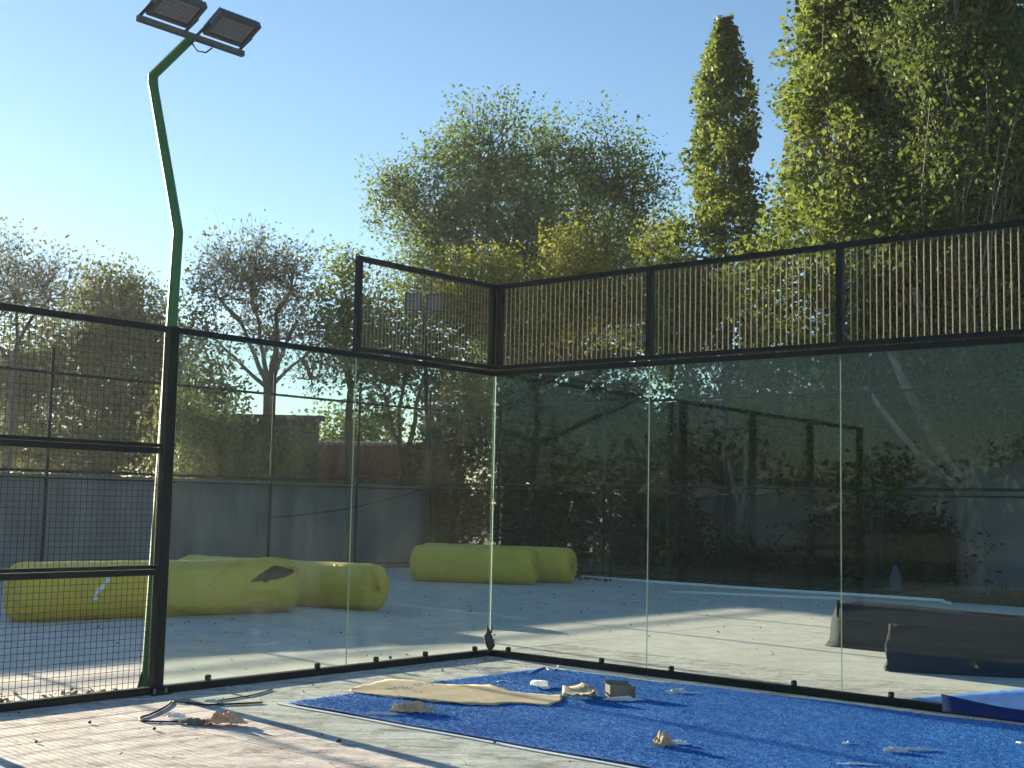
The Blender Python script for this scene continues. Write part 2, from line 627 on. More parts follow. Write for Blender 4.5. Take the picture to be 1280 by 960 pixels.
# --- mesh side fence towards us
mf = thing('mesh_side_fence', W(0, 7), 'wire mesh fence bay with two cross rails left of the lamp pole', 'mesh fence')
mb = MB(); mb.beam(W(0, 4.11, .03), W(0, 10.0, .03), .06, .06); mb.build('bottom_rail', M['frame'], mf)
for z in (1.0, 2.0):
    mb = MB(); mb.beam(W(0, 4.11, z - .012), W(0, 10, z - .012), .05, .05); mb.build('cross_rail', M['frame'], mf)
    mb = MB(); mb.beam(W(.004, 4.11, z + .032), W(.004, 10, z + .032), .03, .03); mb.build('cross_rail', M['frame'], mf)
mb = MB(); mb.beam(W(0, 4.11, GH + .022), W(0, 10, GH + .022), .05, .05); mb.build('top_rail', M['frame'], mf)
for v in (6.06, 8.06, 10.06):
    mb = MB(); mb.beam(W(0, v, 0), W(0, v, GH + .05), .085, .085); mb.build('post', M['frame'], mf)
for z0, z1 in ((.06, .96), (1.05, 1.96), (2.05, GH)):
    mesh_panel(W(0, 4.11), W(0, 6.02), z0, z1, mf, .05, .0026, .0024)
    mesh_panel(W(0, 6.10), W(0, 8.02), z0, z1, mf, .05, .0026, .0024)

# ---------------------------------------------------------------- flood light masts
def flood_head(c, along, out, parent, wd=.42, dp=.28):
    """one floodlight: finned casing, rim, lens and bracket; out = in-plane direction away from the bar"""
    nrm = along.cross(out).normalized()
    if nrm.z > 0: nrm = -nrm            # light side looks down
    a, o = along.normalized(), out.normalized()
    mb = MB()
    mb.box(c - nrm * .02, a * wd / 2, o * dp / 2, nrm * .022)
    for k in range(9):
        x = -wd / 2 + wd * (k + .5) / 9
        mb.box(c - nrm * .058 + a * x, a * .004, o * dp * .44, nrm * .016)
    h = mb.build('floodlight', M['lampgrey'], parent)
    mb = MB()
    for sgn in (-1, 1):
        mb.box(c + nrm * .012 + a * sgn * (wd / 2 - .018), a * .018, o * dp / 2, nrm * .010)
        mb.box(c + nrm * .012 + o * sgn * (dp / 2 - .016), a * (wd / 2 - .036), o * .016, nrm * .010)
    mb.build('rim', M['lampgrey'], h)
    mb = MB()
    nx, ny = 8, 5
    for i in range(nx):
        for j in range(ny):
            x = -(wd / 2 - .04) + (wd - .08) * (i + .5) / nx
            y = -(dp / 2 - .036) + (dp - .072) * (j + .5) / ny
            mb.box(c + nrm * .005 + a * x + o * y, a * (wd - .08) / nx * .44, o * (dp - .072) / ny * .44, nrm * .004)
    tag(mb.build('lens', M['lampface'], h), kind='stuff')
    for sgn in (-1, 1):
        mb = MB()
        p = c + a * sgn * (wd / 2 + .012) - o * .02
        mb.beam(p, p - o * (dp / 2 + .06) - nrm * .02, .006, .03, a)
        mb.build('bracket', M['lampgrey'], h)


lp = thing('flood_light_mast', W(-.07, 4.03), 'green kinked pole with two floodlights standing beside the left glass post', 'lamp post')
base = W(-.165, 4.03, 0)
P1 = D(222.5, 290, base.y + .04)
P2 = D(191, 104, base.y + .24)
P2b = D(191.5, 94, base.y + .23)
P3 = D(241, 46, base.y - .12)
P1m = D(216, 250, base.y + .08)
mb = MB()
pts = [base + Z * .012, base.lerp(P1, .5), P1.lerp(base, .03), P1, P1m, P2 + (P1m - P2) * .05, P2, P2b, P3]
mb.tube(pts, [.052, .048, .046, .045, .044, .043, .047, .045, .040], 10)
mb.build('pole', M['pole'], lp, smooth=False)
mb = MB(); mb.box(base + Z * .008, BV * .10, AV * .10, Z * .006); mb.build('base_plate', M['pole'], lp)
for t0 in (0, 1, 2, 3):
    an = t0 * math.pi / 2
    mb = MB()
    c0, s0 = BV * math.cos(an) + AV * math.sin(an), 0
    mb.hexa([base + c0 * .05 + Z * .014 - c0.cross(Z) * .004, base + c0 * .095 + Z * .014 - c0.cross(Z) * .004,
             base + c0 * .095 + Z * .014 + c0.cross(Z) * .004, base + c0 * .05 + Z * .014 + c0.cross(Z) * .004,
             base + c0 * .048 + Z * .16 - c0.cross(Z) * .004, base + c0 * .055 + Z * .16 - c0.cross(Z) * .004,
             base + c0 * .055 + Z * .16 + c0.cross(Z) * .004, base + c0 * .048 + Z * .16 + c0.cross(Z) * .004])
    mb.build('gusset', M['pole'], lp)
FAR = -AV
mb = MB(); mb.beam(P3 - FAR * .54, P3 + FAR * .53, .05, .05); bevel(mb.build('crossbar', M['lampgrey'], lp), .004)
outd = (BV * .25 + Z * .135).normalized()
for s in (-.29, .27):
    flood_head(P3 + FAR * s + outd * .20 + Z * .015, FAR, outd, lp)
mb = MB()
mb.tube([P3 - Z * .03 + BV * -.03, P3 + FAR * .05 - Z * .11, P3 + FAR * .14 - Z * .10, P3 + FAR * .20 - Z * .04], .007, 6)
mb.build('cable', M['rubber'], lp, True)

lp2 = thing('flood_light_mast', W(-13.0, -12.25), 'distant thin pole with two dark floodlights seen through the upper mesh', 'lamp post')
b2 = W(-13.02, -12.55, -.05)
T2 = D(530, 392, b2.y)
mb = MB(); mb.tube([b2, b2.lerp(T2, .5), T2], [.06, .05, .045], 8); mb.build('pole', M['fence'], lp2)
mb = MB(); mb.beam(T2 - _x * .5, T2 + _x * .5, .06, .06); mb.build('crossbar', M['lampgrey'], lp2)
for s in (-.27, .27):
    flood_head(T2 + _x * s + Z * .28 + Vector((0, -.05, 0)), _x, Vector((0, -.35, .9)), lp2, .44, .46)

# ---------------------------------------------------------------- outer fences
def chain_link(P0, P1, z0, z1, parent, step=.075, r=.0016):
    L = (P1 - P0).length
    d = (P1 - P0).normalized()
    H = z1 - z0
    nrm = d.cross(Z)
    mb = MB()
    n = int((L + H) / step)
    for sgn in (0, 1):
        for i in range(n):
            x = -H + i * step
            xa, za, xb, zb = x, 0., x + H, H
            if xa < 0: za = -xa; xa = 0.
            if xb > L: zb = H - (xb - L); xb = L
            if zb - za < .02: continue
            if sgn: xa, xb = L - xa, L - xb
            o = nrm * (.003 if sgn else -.003)
            mb.tube([P0 + d * xa + Z * (z0 + za) + o, P0 + d * xb + Z * (z0 + zb) + o], r, 3, False)
    tag(mb.build('chain_link', M['fence'], parent), kind='stuff')


def outer_fence(name, label, pos, f, ends, chain=True, top=3.88, mid=2.03):
    t = thing(name, f(sum(ends) / 2), label, 'fence')
    for k, x in enumerate(pos):
        mb = MB(); mb.tube([f(x) - Z * .08, f(x) + Z * (top + .48)], .034, 8); mb.build('post', M['fence'], t)
    for z, wd in ((top, .05), (mid, .05), (mid - .13, .03), (.12, .035)):
        mb = MB(); mb.tube([f(ends[0], .045) + Z * z, f(ends[1], .045) + Z * z], wd / 2 * 1.1, 6); mb.build('rail', M['fence'], t)
    return t


rf = outer_fence('chain_link_fence', 'tall green chain link fence across the back behind the glass', [-10.75, -7.69, -4.63, -1.5, 1.6, 4.7, 7.8, 10.9, 14, 17.1, 20.2],
                 lambda u, o=0: W(u, -12.4 + o), (-13.1, 20.2))
chain_link(W(-13.1, -12.38), W(9.4, -12.38), .12, 2.03, rf)
chain_link(W(-13.1, -12.38), W(9.4, -12.38), 2.05, 3.88, rf, .11)
for u in (-7.69, -1.5):
    mb = MB(); mb.beam(W(u + .22, -12.37, -.08), W(u + .22, -12.37, 2.0), .045, .045); mb.build('gate_stile', M['fence'], rf)
lf = outer_fence('chain_link_fence', 'green post and rail fence standing along the grey boundary wall', [-12.35, -10.01, -7.5, -4.95, -2.26, .4, 3, 5.6, 8.2, 10.8, 13.4, 16, 18.6],
                 lambda v, o=0: W(-13.0 + o, v), (-12.4, 18.7))

# grey boundary wall (raised rendered bays between piers)
gw = thing('boundary_wall', W(-13.3, 3), 'dark grey rendered wall along the left side behind the yellow rolls', 'wall')
vv = -12.6
while vv < 30:
    mb = MB(); mb.beam(W(-13.35, vv + .01, .9), W(-13.35, vv + 2.60, .9), .16, 2.0); mb.build('wall_bay', M['wallgrey'], gw)
    mb = MB(); mb.beam(W(-13.35, vv + .0, 1.935), W(-13.35, vv + 2.60, 1.935), .24, .07); mb.build('coping', M['wallgrey'], gw)
    vv += 2.61
mb = MB()
A, B = D(338, 647, W(-13.2, -7.4).y - .02), D(527, 612, W(-13.2, -12.2).y - .05)
pts = [A.lerp(B, k / 12) - Z * .12 * math.sin(math.pi * k / 12) for k in range(13)]
mb.tube(pts, .014, 5)
tag(mb.build('sagging_cable', M['rubber']), 'black cable hanging slantwise across the grey boundary wall', 'cable')


# ---------------------------------------------------------------- yellow turf rolls
def hash_noise(x, y, seed):
    return (math.sin(x * 3.1 + seed) * math.cos(y * 2.3 + seed * 1.7) + .5 * math.sin(x * 7.3 + y * 4.1 + seed * 2.1)
            + .3 * math.sin(x * 15.1 - y * 9.3 + seed * .7))


def roll(p0, p1, r, label, seed, tear=False, core=False):
    """p0,p1: floor points under the two ends of the roll's axis"""
    ax = p1 - p0
    L = ax.length
    d = ax.normalized()
    side = d.cross(Z).normalized()
    t = thing('turf_roll', (p0 + p1) / 2, label, 'turf roll', 'yellow wrapped turf rolls lying on the concrete')
    NS, NT = (220, 128) if tear else (90, 60)
    ring = []
    # profile: end cap centre -> rim -> body -> rim -> centre
    prof = [(.05, .04), (.035, .16), (.015, .32), (.004, .5), (.006, .66), (.024, .79), (.055, .89), (.10, .965)]
    ss = [(a, b) for a, b in prof] + [(.155 + (L - .31) * k / NS, 1.0) for k in range(NS + 1)] + [(L - a, b) for a, b in reversed(prof)]
    rows = []
    for (s, k) in ss:
        row = []
        for j in range(NT + 1):
            th = 2 * math.pi * (j % NT) / NT
            rr = r * k
            if k >= .999:
                rr *= 1 + .012 * hash_noise(s * 1.3, math.cos(th) * 1.5 + math.sin(th), seed)
                # pleats pulled tight towards the tied ends
                e = min(s, L - s)
                rr *= 1 + .02 * math.exp(-e / .12) * math.sin(th * 17 + seed)
            else:
                rr *= 1 + .05 * (1 - k) * math.sin(th * 13 + seed) + .02 * math.sin(th * 5 + seed)
            ds = 0 if k >= .999 else .018 * math.sin(th * 15 + seed * 2) * k
            rr *= 1 + .012 * math.exp(-min(s, L - s) / .2) * math.sin(th * 31 + seed * 3)
            x, z = math.cos(th) * rr, math.sin(th) * rr
            z = max(z, -r * .955)
            if tear and L - s < 1.5 and k > .4:
                # loose film pulled up into a ridge over the torn end
                q = max(0, 1 - abs(L - s - .45) / .75)
                if z > 0:
                    z += .13 * q * r * (1 + .6 * math.sin(th * 3))
                x *= 1 + .05 * q
                if L - s < .35:
                    z *= .97
            row.append(p0 + d * (s + ds) + side * x + Z * (z + r * .955))
        rows.append(row)
    mb = MB()
    b0 = len(mb.v)
    for rw in rows: mb.v += [tuple(p) for p in rw]
    n = NT + 1
    for i in range(len(rows) - 1):
        s = ss[i][0]
        for j in range(NT):
            th = 2 * math.pi * (j + .5) / NT
            if tear and .12 < L - s < .86 and i > 8 and i < len(rows) - 9:
                # a pointed, slanting hole in the side facing the court
                q = (L - s - .12) / .74
                c = 0.60 - .45 * q
                hw = .34 * math.sin(math.pi * min(1, q * 1.0) ** .7)
                if abs(th - c) < hw * .75:
                    continue
            mb.f.append((b0 + i * n + j, b0 + i * n + j + 1, b0 + (i + 1) * n + j + 1, b0 + (i + 1) * n + j))
            mb.mi.append(0)
    fi = mb.build('plastic_film', M['film'], t, smooth=True)
    md = fi.modifiers.new('merge', 'WELD'); md.merge_threshold = .0005
    mb = MB()
    cz = Z * (r * .95)
    mb.tube([p0 + d * .10 + cz, p1 - d * .10 + cz], r * .90, 24)
    mb.build('rolled_turf', M['darkturf'], t)
    if tear:
        mb = MB()
        rows = []
        for k in range(14):
            q = k / 13
            s = .98 + .10 * math.sin(q * 5) + .08 * q
            th = .75 - q * 1.0
            rows.append([p0 + d * (s + o + .01 * math.sin(k * 2.1)) + side * math.cos(th) * r * 1.03 + Z * (math.sin(th) * r * 1.03 + r * .955)
                         for o in (-.03 - .02 * math.sin(k), .03 + .025 * math.sin(k * 1.7))])
        mb.grid(rows)
        md = mb.build('torn_tape', M['white'], t).modifiers.new('thick', 'SOLIDIFY'); md.thickness = .004
        for (sa, ta, sb, tb, bow) in ((1.45, .15, .80, 1.25, .1), (.80, 1.25, .10, .55, -.12), (.95, -.25, .14, -.05, .1), (1.25, -.7, .3, -.35, .05), (.72, 1.3, .12, 1.2, .05)):
            mb = MB()
            pts = []
            for k in range(13):
                q = k / 12
                s = L - (sa + (sb - sa) * q)
                th = ta + (tb - ta) * q + bow * math.sin(math.pi * q)
                e = max(0, 1 - abs(L - s - .45) / .75)
                zz = math.sin(th) * r
                if zz > 0: zz += .13 * e * r * (1 + .6 * math.sin(th * 3))
                pts.append(p0 + d * s + side * math.cos(th) * r * (1 + .05 * e) + Z * (zz + r * .955))
            mb.tube(pts, [.004 + .019 * math.sin(math.pi * k / 12) for k in range(13)], 6)
            mb.build('film_fold', M['film'], t, smooth=True)
    # gathered knot on the visible end
    mb = MB()
    pe = p1 + Z * r * .955 - d * .04
    for k in range(7):
        an = k * .9
        q = pe + (side * math.cos(an) + Z * math.sin(an)) * .05
        mb.tube([pe, pe.lerp(q, .6) + d * .03, q + d * .05], [.02, .016, .006], 5)
    mb.build('gathered_knot', M['film'], t, smooth=True)
    return t


def back(p, q, r):
    """shift the front contact line back by about one radius, away from us"""
    d = (q - p).normalized()
    s = Vector((d.y, -d.x, 0))
    if s.y < 0: s = -s
    return p + s * r * .55, q + s * r * .55


R0 = .37
a0, a1 = back(G(14, 779), G(372, 765), R0)
roll(a0, a1, .38, 'yellow turf roll with a torn film end, behind the mesh fence and lamp pole', 1.3, tear=True)
a0, a1 = back(G(240, 768), G(478, 765), R0)
a0 = a1 + Vector((-3.35, 1.75, 0)); a1 = a1 + Vector((.02, 0, 0))
roll(a0, a1, .345, 'yellow turf roll lying directly behind the torn roll, its round end showing', 4.1)
a0, a1 = back(G(512, 726), G(668, 732), R0)
roll(a0, a1, R0, 'front one of the two intact yellow turf rolls near the fence corner', 7.7)
a0, a1 = back(G(545, 724), G(706, 731), R0)
n0 = Vector((.5, .55, 0))
a1 = a1 + Vector((.12, .28, 0)); a0 = a1 + (a0 - G(706, 731)).normalized() * 3.5 * 1.0
roll(a0, a1, R0, 'rear yellow turf roll half hidden behind another roll near the fence corner', 9.2)

# ---------------------------------------------------------------- blue turf
def wavy(a, b, n, amp, seed):
    out = []
    for k in range(n + 1):
        p = a.lerp(b, k / n)
        out.append(p)
    return out


tf = thing('artificial_turf', W(4, 2), 'bright blue artificial turf strip laid along the right glass wall', 'turf')
mb = MB()
NU, NV = 120, 44
U0, U1 = 1.13, 9.0
rows = []
for i in range(NV + 1):
    row = []
    for j in range(NU + 1):
        q, s = i / NV, j / NU
        u = U0 + (U1 - U0) * s
        v = (.46 - .036 * (u - 1.13)) * (1 - q) + 3.63 * q
        z = .012 + .0035 * math.sin(u * 2.1 + v * 1.3) * math.sin(v * 1.7 + .5) + .0025 * math.sin(u * 5 - v * 2)
        row.append(W(u, v, z))
    rows.append(row)
mb.grid(rows)
tp = mb.build('carpet', M['turf'], tf, smooth=True)
md = tp.modifiers.new('thick', 'SOLIDIFY'); md.thickness = .01; md.offset = -1
# pile: short bent fibres, past counting
nf = 150000
uu = RNG.uniform(U0 + .01, 6.2, nf); vv_ = RNG.uniform(0, 1, nf)
v0 = (.47 - .036 * (uu - 1.13)); vq = v0 + (3.62 - v0) * vv_
bz = .012 + .0035 * np.sin(uu * 2.1 + vq * 1.3) * np.sin(vq * 1.7 + .5) + .0025 * np.sin(uu * 5 - vq * 2)
C3, B3, A3 = np.array(CO), np.array(BV), np.array(AV)
P = C3 + uu[:, None] * B3 + vq[:, None] * A3
P[:, 2] = bz
an = RNG.uniform(0, 2 * np.pi, nf)
dirx = np.stack([np.cos(an), np.sin(an), np.zeros(nf)], 1)
hh = RNG.uniform(.007, .018, nf)[:, None]
wd = .0030 * np.stack([-np.sin(an), np.cos(an), np.zeros(nf)], 1) * RNG.uniform(.7, 1.8, nf)[:, None]
top = P + dirx * RNG.uniform(.001, .010, nf)[:, None] + np.array([0, 0, 1]) * hh
V = np.stack([P - wd, P + wd, top + wd * .7, top - wd * .7], 1)
tag(np_quads('pile_fibres', V, M['fibre'], tf), kind='stuff')


def strip_on(pts, wd, z, name, mat, parent=None, nrm=None):
    mb = MB()
    ra, rb = [], []
    for i, p in enumerate(pts):
        t = (pts[min(i + 1, len(pts) - 1)] - pts[max(i - 1, 0)]).normalized()
        s = t.cross(Z) * wd / 2
        ra.append(p - s + Z * z); rb.append(p + s + Z * z)
    mb.grid([ra, rb])
    ob = mb.build(name, mat, parent)
    md = ob.modifiers.new('thick', 'SOLIDIFY'); md.thickness = .006; md.offset = 1
    return ob


strip_on([W(1.06 + .2 * k, 3.66 + .008 * math.sin(k * 1.1)) for k in range(40)], .045, .008, 'white_edging', M['whiteedge'], tf)
strip_on([W(1.15 + .2 * k, (.435 - .036 * .2 * k) + .006 * math.sin(k * 1.7)) for k in range(19)], .04, .008, 'white_edging', M['whiteedge'], tf)
strip_on([W(1.105 + .004 * math.sin(k), .45 + .18 * k) for k in range(18)], .025, .008, 'white_edging', M['whiteedge'], tf)


def ribbon(name, topline, botline, mat, label=None, cat=None, nw=6, n=40, z0=.02, amp=.008, thick=.004, seed=0, world=False, parent=None, group=None):
    """sheet between two outlines (pixels on the ground, or world points) with real thickness and curl"""
    def res(line):
        pts = [Vector(p) if world else G(*p) for p in line]
        L = [0]
        for i in range(1, len(pts)): L.append(L[-1] + (pts[i] - pts[i - 1]).length)
        out = []
        for k in range(n + 1):
            s = L[-1] * k / n
            i = max(j for j in range(len(L)) if L[j] <= s + 1e-9)
            i = min(i, len(pts) - 2)
            t = (s - L[i]) / max(1e-9, L[i + 1] - L[i])
            out.append(pts[i].lerp(pts[i + 1], t))
        return out
    A_, B_ = res(topline), res(botline)
    mb = MB()
    rows = []
    for i in range(nw + 1):
        q = i / nw
        row = []
        for k in range(n + 1):
            p = A_[k].lerp(B_[k], q)
            nz = hash_noise(p.x * 4 + seed, p.y * 5, seed)
            edge = 1 + 1.3 * abs(q - .5) * 2
            row.append(p + Z * (z0 * (0 if world else 1) + amp * (nz * .5 + .9) * edge) + Vector((.006 * math.sin(k * 1.3 + seed), .006 * math.cos(k * 1.9 + seed), 0)) * (1 if q in (0, 1) else 0))
        rows.append(row)
    mb.grid(rows)
    org = None if parent else (A_[n // 2] + B_[n // 2]) / 2
    ob = mb.build(name, mat, parent, smooth=True, origin=org)
    md = ob.modifiers.new('thick', 'SOLIDIFY'); md.thickness = thick
    if label: tag(ob, label, cat, group)
    return ob


# turf outside the back wall and the folded flap over its beam
ribbon('turf_offcut', [(1113, 880), (1180, 874), (1280, 866), (1400, 852)], [(1115, 881.5), (1190, 890), (1285, 898), (1410, 906)], M['turf_plain'],
       'sunlit piece of blue turf lying outside the back glass at the right edge', 'turf', z0=.012, amp=.004, thick=.012, seed=3)
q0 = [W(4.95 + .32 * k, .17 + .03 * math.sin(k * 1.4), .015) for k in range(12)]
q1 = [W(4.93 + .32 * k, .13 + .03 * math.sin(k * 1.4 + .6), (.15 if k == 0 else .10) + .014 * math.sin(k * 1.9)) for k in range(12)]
ribbon('turf_flap', q1, q0, M['turf_shaded'], 'dark blue turf edge folded up against the glass wall beam', 'turf', world=True, amp=.004, thick=.014, seed=5)

# ---------------------------------------------------------------- rubbish on the court
ribbon('cardboard_sheet', [(438, 866), (470, 857), (490, 852.5), (522, 855.5), (560, 861), (612, 860), (640, 868), (662, 872), (704, 874)],
       [(436, 868.5), (470, 874), (500, 877), (540, 881.5), (585, 885), (618, 886.5), (640, 883.5), (688, 887), (702, 880)], M['card'],
       'long torn sheet of tan cardboard lying across the blue turf', 'cardboard', nw=10, n=70, z0=.022, amp=.004, seed=1)
ribbon('cardboard_piece', [(703, 868), (720, 868.5), (738, 869), (747, 874)], [(702, 878), (720, 880), (738, 882), (744, 880)], M['card'],
       'small folded tan cardboard piece at the right end of the long sheet', 'cardboard', z0=.03, amp=.022, seed=2, n=14)
ribbon('cardboard_tray', [(663, 860), (675, 859), (686, 860)], [(662, 865), (675, 866.5), (688, 866.5)], M['white'],
       'small flattened pale box on the turf above the cardboard sheet', 'box', z0=.03, amp=.012, seed=2.4, n=10, nw=4)

bx = thing('cardboard_box', G(774, 876), 'small grey brown open box standing on the blue turf', 'box')
c = G(775, 874.5) + Z * .018
ex, ey = _x * .085 + BV * .02, Vector((-.3, 1, 0)).normalized() * .06
for nme, cc, hx, hy, hz in (('side', c - ey + Z * .055, ex, ey * .05, Z * .05), ('side', c + ey + Z * .055, ex, ey * .05, Z * .05),
                            ('side', c - ex + Z * .054, ex * .04, ey * .95, Z * .049), ('side', c + ex + Z * .054, ex * .04, ey * .95, Z * .049),
                            ('base', c + Z * .004, ex * .96, ey * .95, Z * .003), ('flap', c + ey * 1.3 + Z * .112, ex * .98, ey * .35 + Z * .012, Z * .002)):
    mb = MB(); mb.box(cc, hx, hy, hz); mb.build(nme, M['greybox'], bx)


def crumple(name, px, py, sx, sy, h, mat, label, cat, seed, group=None, z=.018, n=16):
    """crushed film or paper: a folded sheet with an uneven outline"""
    r = random.Random(seed)
    c0 = G(px, py)
    mb = MB()
    rows = []
    for i in range(n + 1):
        row = []
        for j in range(n + 1):
            a, b = i / n * 2 - 1, j / n * 2 - 1
            rad = 1 - .25 * (abs(a) * abs(b))
            nz = abs(math.sin(a * 5.3 + seed) * math.cos(b * 4.7 + seed * 2)) + .6 * abs(math.sin(a * 11 + b * 9 + seed * 3)) + .25 * r.random()
            fall = max(0, 1 - max(abs(a), abs(b)) ** 2.2)
            x = sx * (b * rad + .18 * math.sin(a * 6 + seed)) * (1 + .15 * math.sin(a * 9 + seed))
            y = sy * (a * rad + .25 * math.sin(b * 5 + seed * 1.3))
            row.append(c0 + Vector((x, y, z + .004 + h * nz * (.18 + .62 * fall))))
        rows.append(row)
    mb.grid(rows)
    ob = mb.build(name, mat, origin=c0)
    md = ob.modifiers.new('thick', 'SOLIDIFY'); md.thickness = .0025
    return tag(ob, label, cat, group)


crumple('crumpled_paper', 513, 894, .16, .07, .075, M['paper'], 'crumpled brown paper on the turf below the cardboard sheet', 'paper', 1.1)
crumple('plastic_scrap', 478, 897, .14, .035, .018, M['plastic'], 'flat clear plastic strip beside the crumpled brown paper', 'plastic scrap', 2.3)
crumple('crumpled_paper', 829, 937, .065, .06, .085, M['paper'], 'small upright crumpled orange brown wrapper on the front of the turf', 'paper', 3.7)
crumple('plastic_scrap', 848, 935, .06, .02, .03, M['white'], 'white scrap touching the upright crumpled wrapper', 'plastic scrap', 4.4)
crumple('plastic_scrap', 846, 870, .09, .05, .04, M['plastic'], 'crushed white plastic on the turf close to the glass wall beam', 'plastic scrap', 5.2)
crumple('plastic_scrap', 866, 871, .08, .03, .018, M['plastic'], 'thin grey plastic shred right of the crushed white plastic', 'plastic scrap', 5.9)
crumple('plastic_scrap', 778, 879, .15, .05, .03, M['plastic'], 'grey plastic film spread around the foot of the small box', 'plastic scrap', 6.1)
crumple('plastic_scrap', 1058, 934, .03, .022, .018, M['white'], 'tiny white scrap alone on the shaded turf', 'plastic scrap', 7.1, n=8)
crumple('plastic_scrap', 1118, 944, .07, .03, .035, M['plastic'], 'white plastic lump at the left end of a thin strip on the turf', 'plastic scrap', 8.3)
crumple('plastic_scrap', 1148, 942, .10, .012, .018, M['plastic'], 'thin white plastic strip trailing right on the shaded turf', 'plastic scrap', 8.9)
crumple('plastic_scrap', 1276, 934, .03, .03, .02, M['white'], 'white scrap on the turf cut by the right picture edge', 'plastic scrap', 9.4, n=8)
crumple('plastic_scrap', 1070, 960, .12, .02, .012, M['white'], 'white strip on the turf cut by the bottom picture edge', 'plastic scrap', 9.9, n=10)
crumple('plastic_bag', 281, 906, .14, .06, .075, M['orange'], 'crumpled orange brown bag on the concrete near the lamp pole', 'bag', 10.3, z=.002)
crumple('plastic_bag', 243, 905, .12, .06, .03, M['greybox'], 'flat grey brown bag left of the crumpled orange bag', 'bag', 11.3, z=.002)
crumple('paper_scrap', 219, 898, .06, .03, .035, M['white'], 'small pale paper knot at the end of the black cable', 'paper', 12.3, z=.002, n=8)
crumple('paper_scrap', 264, 879, .05, .03, .03, M['plastic'], 'pale paper knot beside the glass wall beam', 'paper', 13.3, z=.002, n=8)
mb = MB()
pts = [G(x, y, .025) for x, y in ((660, 841), (675, 835), (681, 834), (685, 837), (690, 838), (696, 836), (698, 832))]
mb.tube(pts, .006, 5)
tag(mb.build('curled_string', M['white'], smooth=True), 'short white curled string at the far corner of the turf', 'string')
mb = MB()
pts = [G(x, y, .024) for x, y in ((622, 852), (630, 851), (637, 853), (645, 852))]
mb.tube(pts, .006, 5)
tag(mb.build('curled_string', M['white'], smooth=True), 'tiny white string on the turf above the cardboard sheet', 'string')


def cable(px, label, r=.008):
    mb = MB()
    P_ = [G(x, y, r) for x, y in px]
    out = []
    for i in range(len(P_) - 1):
        a, b = P_[max(i - 1, 0)], P_[min(i + 2, len(P_) - 1)]
        for k in range(5):
            t = k / 5
            p1, p2 = P_[i], P_[i + 1]
            out.append(.5 * ((2 * p1) + (p2 - a) * t + (2 * a - 5 * p1 + 4 * p2 - b) * t * t + (3 * p1 - a - 3 * p2 + b) * t ** 3))
    out.append(P_[-1])
    mb.tube(out, r, 6)
    tag(mb.build('black_cable', M['rubber'], smooth=True, origin=P_[0]), label, 'cable')


cable([(214, 876), (209, 882), (190, 892), (176, 897), (178, 901), (198, 902), (224, 902)], 'looped black cable on the concrete in front of the lamp pole')
cable([(216, 877), (240, 879), (258, 881), (285, 880), (310, 879), (328, 878)], 'straight black cable lying along the foot of the glass wall')
cable([(266, 877), (290, 873), (315, 869), (340, 862)], 'thin black cable slanting towards the glass wall beam', .006)

# scrap hanging at the foot of the corner glass
hs = W(.035, .035, 0)
mb = MB()
rows = []
prof = [(0, .012), (.03, .022), (.08, .045), (.13, .048), (.18, .04), (.21, .022), (.235, .016), (.26, .004)]
for z, r in prof:
    row = []
    for k in range(11):
        an = 2 * math.pi * (k % 10) / 10
        rr = r * (1 + .3 * math.sin(an * 3 + z * 30))
        row.append(hs + Vector((math.cos(an) * rr + .012 * math.sin(z * 22), math.sin(an) * rr * .6 - .03, .035 + z)))
    rows.append(row)
mb.grid(rows)
for dx in (-.018, .02):
    mb.tube([hs + Vector((dx, -.03, .24)), hs + Vector((dx * 1.2, -.03, .30)), hs + Vector((dx * .9, -.03, .335))], [.012, .010, .004], 5)
tag(mb.build('hanging_scrap', M['scrap'], smooth=True, origin=hs), 'dark crumpled scrap hanging at the foot of the glass corner', 'scrap')

# ---------------------------------------------------------------- beyond the glass
mb = MB()
pp = [W(-8.0, -12.05, .03), W(-6, -11.95, .03), W(-4.5, -11.85, .035), W(-3, -11.95, .03), W(-1.5, -12.0, .04), G(1178, 751, .04)]
mb.tube(pp + [pp[-1] + Vector((.03, -.02, -.03)), pp[-1] + Vector((.04, -.28, -.03))], .036, 8)
tag(mb.build('white_pipe', M['white'], smooth=True), 'long white pipe lying along the foot of the chain link fence', 'pipe')
mb = MB()
mb.tube([G(836, 740, .02), G(940, 744, .02), G(1050, 748.5, .02)], .028, 8)
tag(mb.build('white_pipe', M['white'], smooth=True), 'shorter white pipe on the concrete in front of the long pipe', 'pipe')


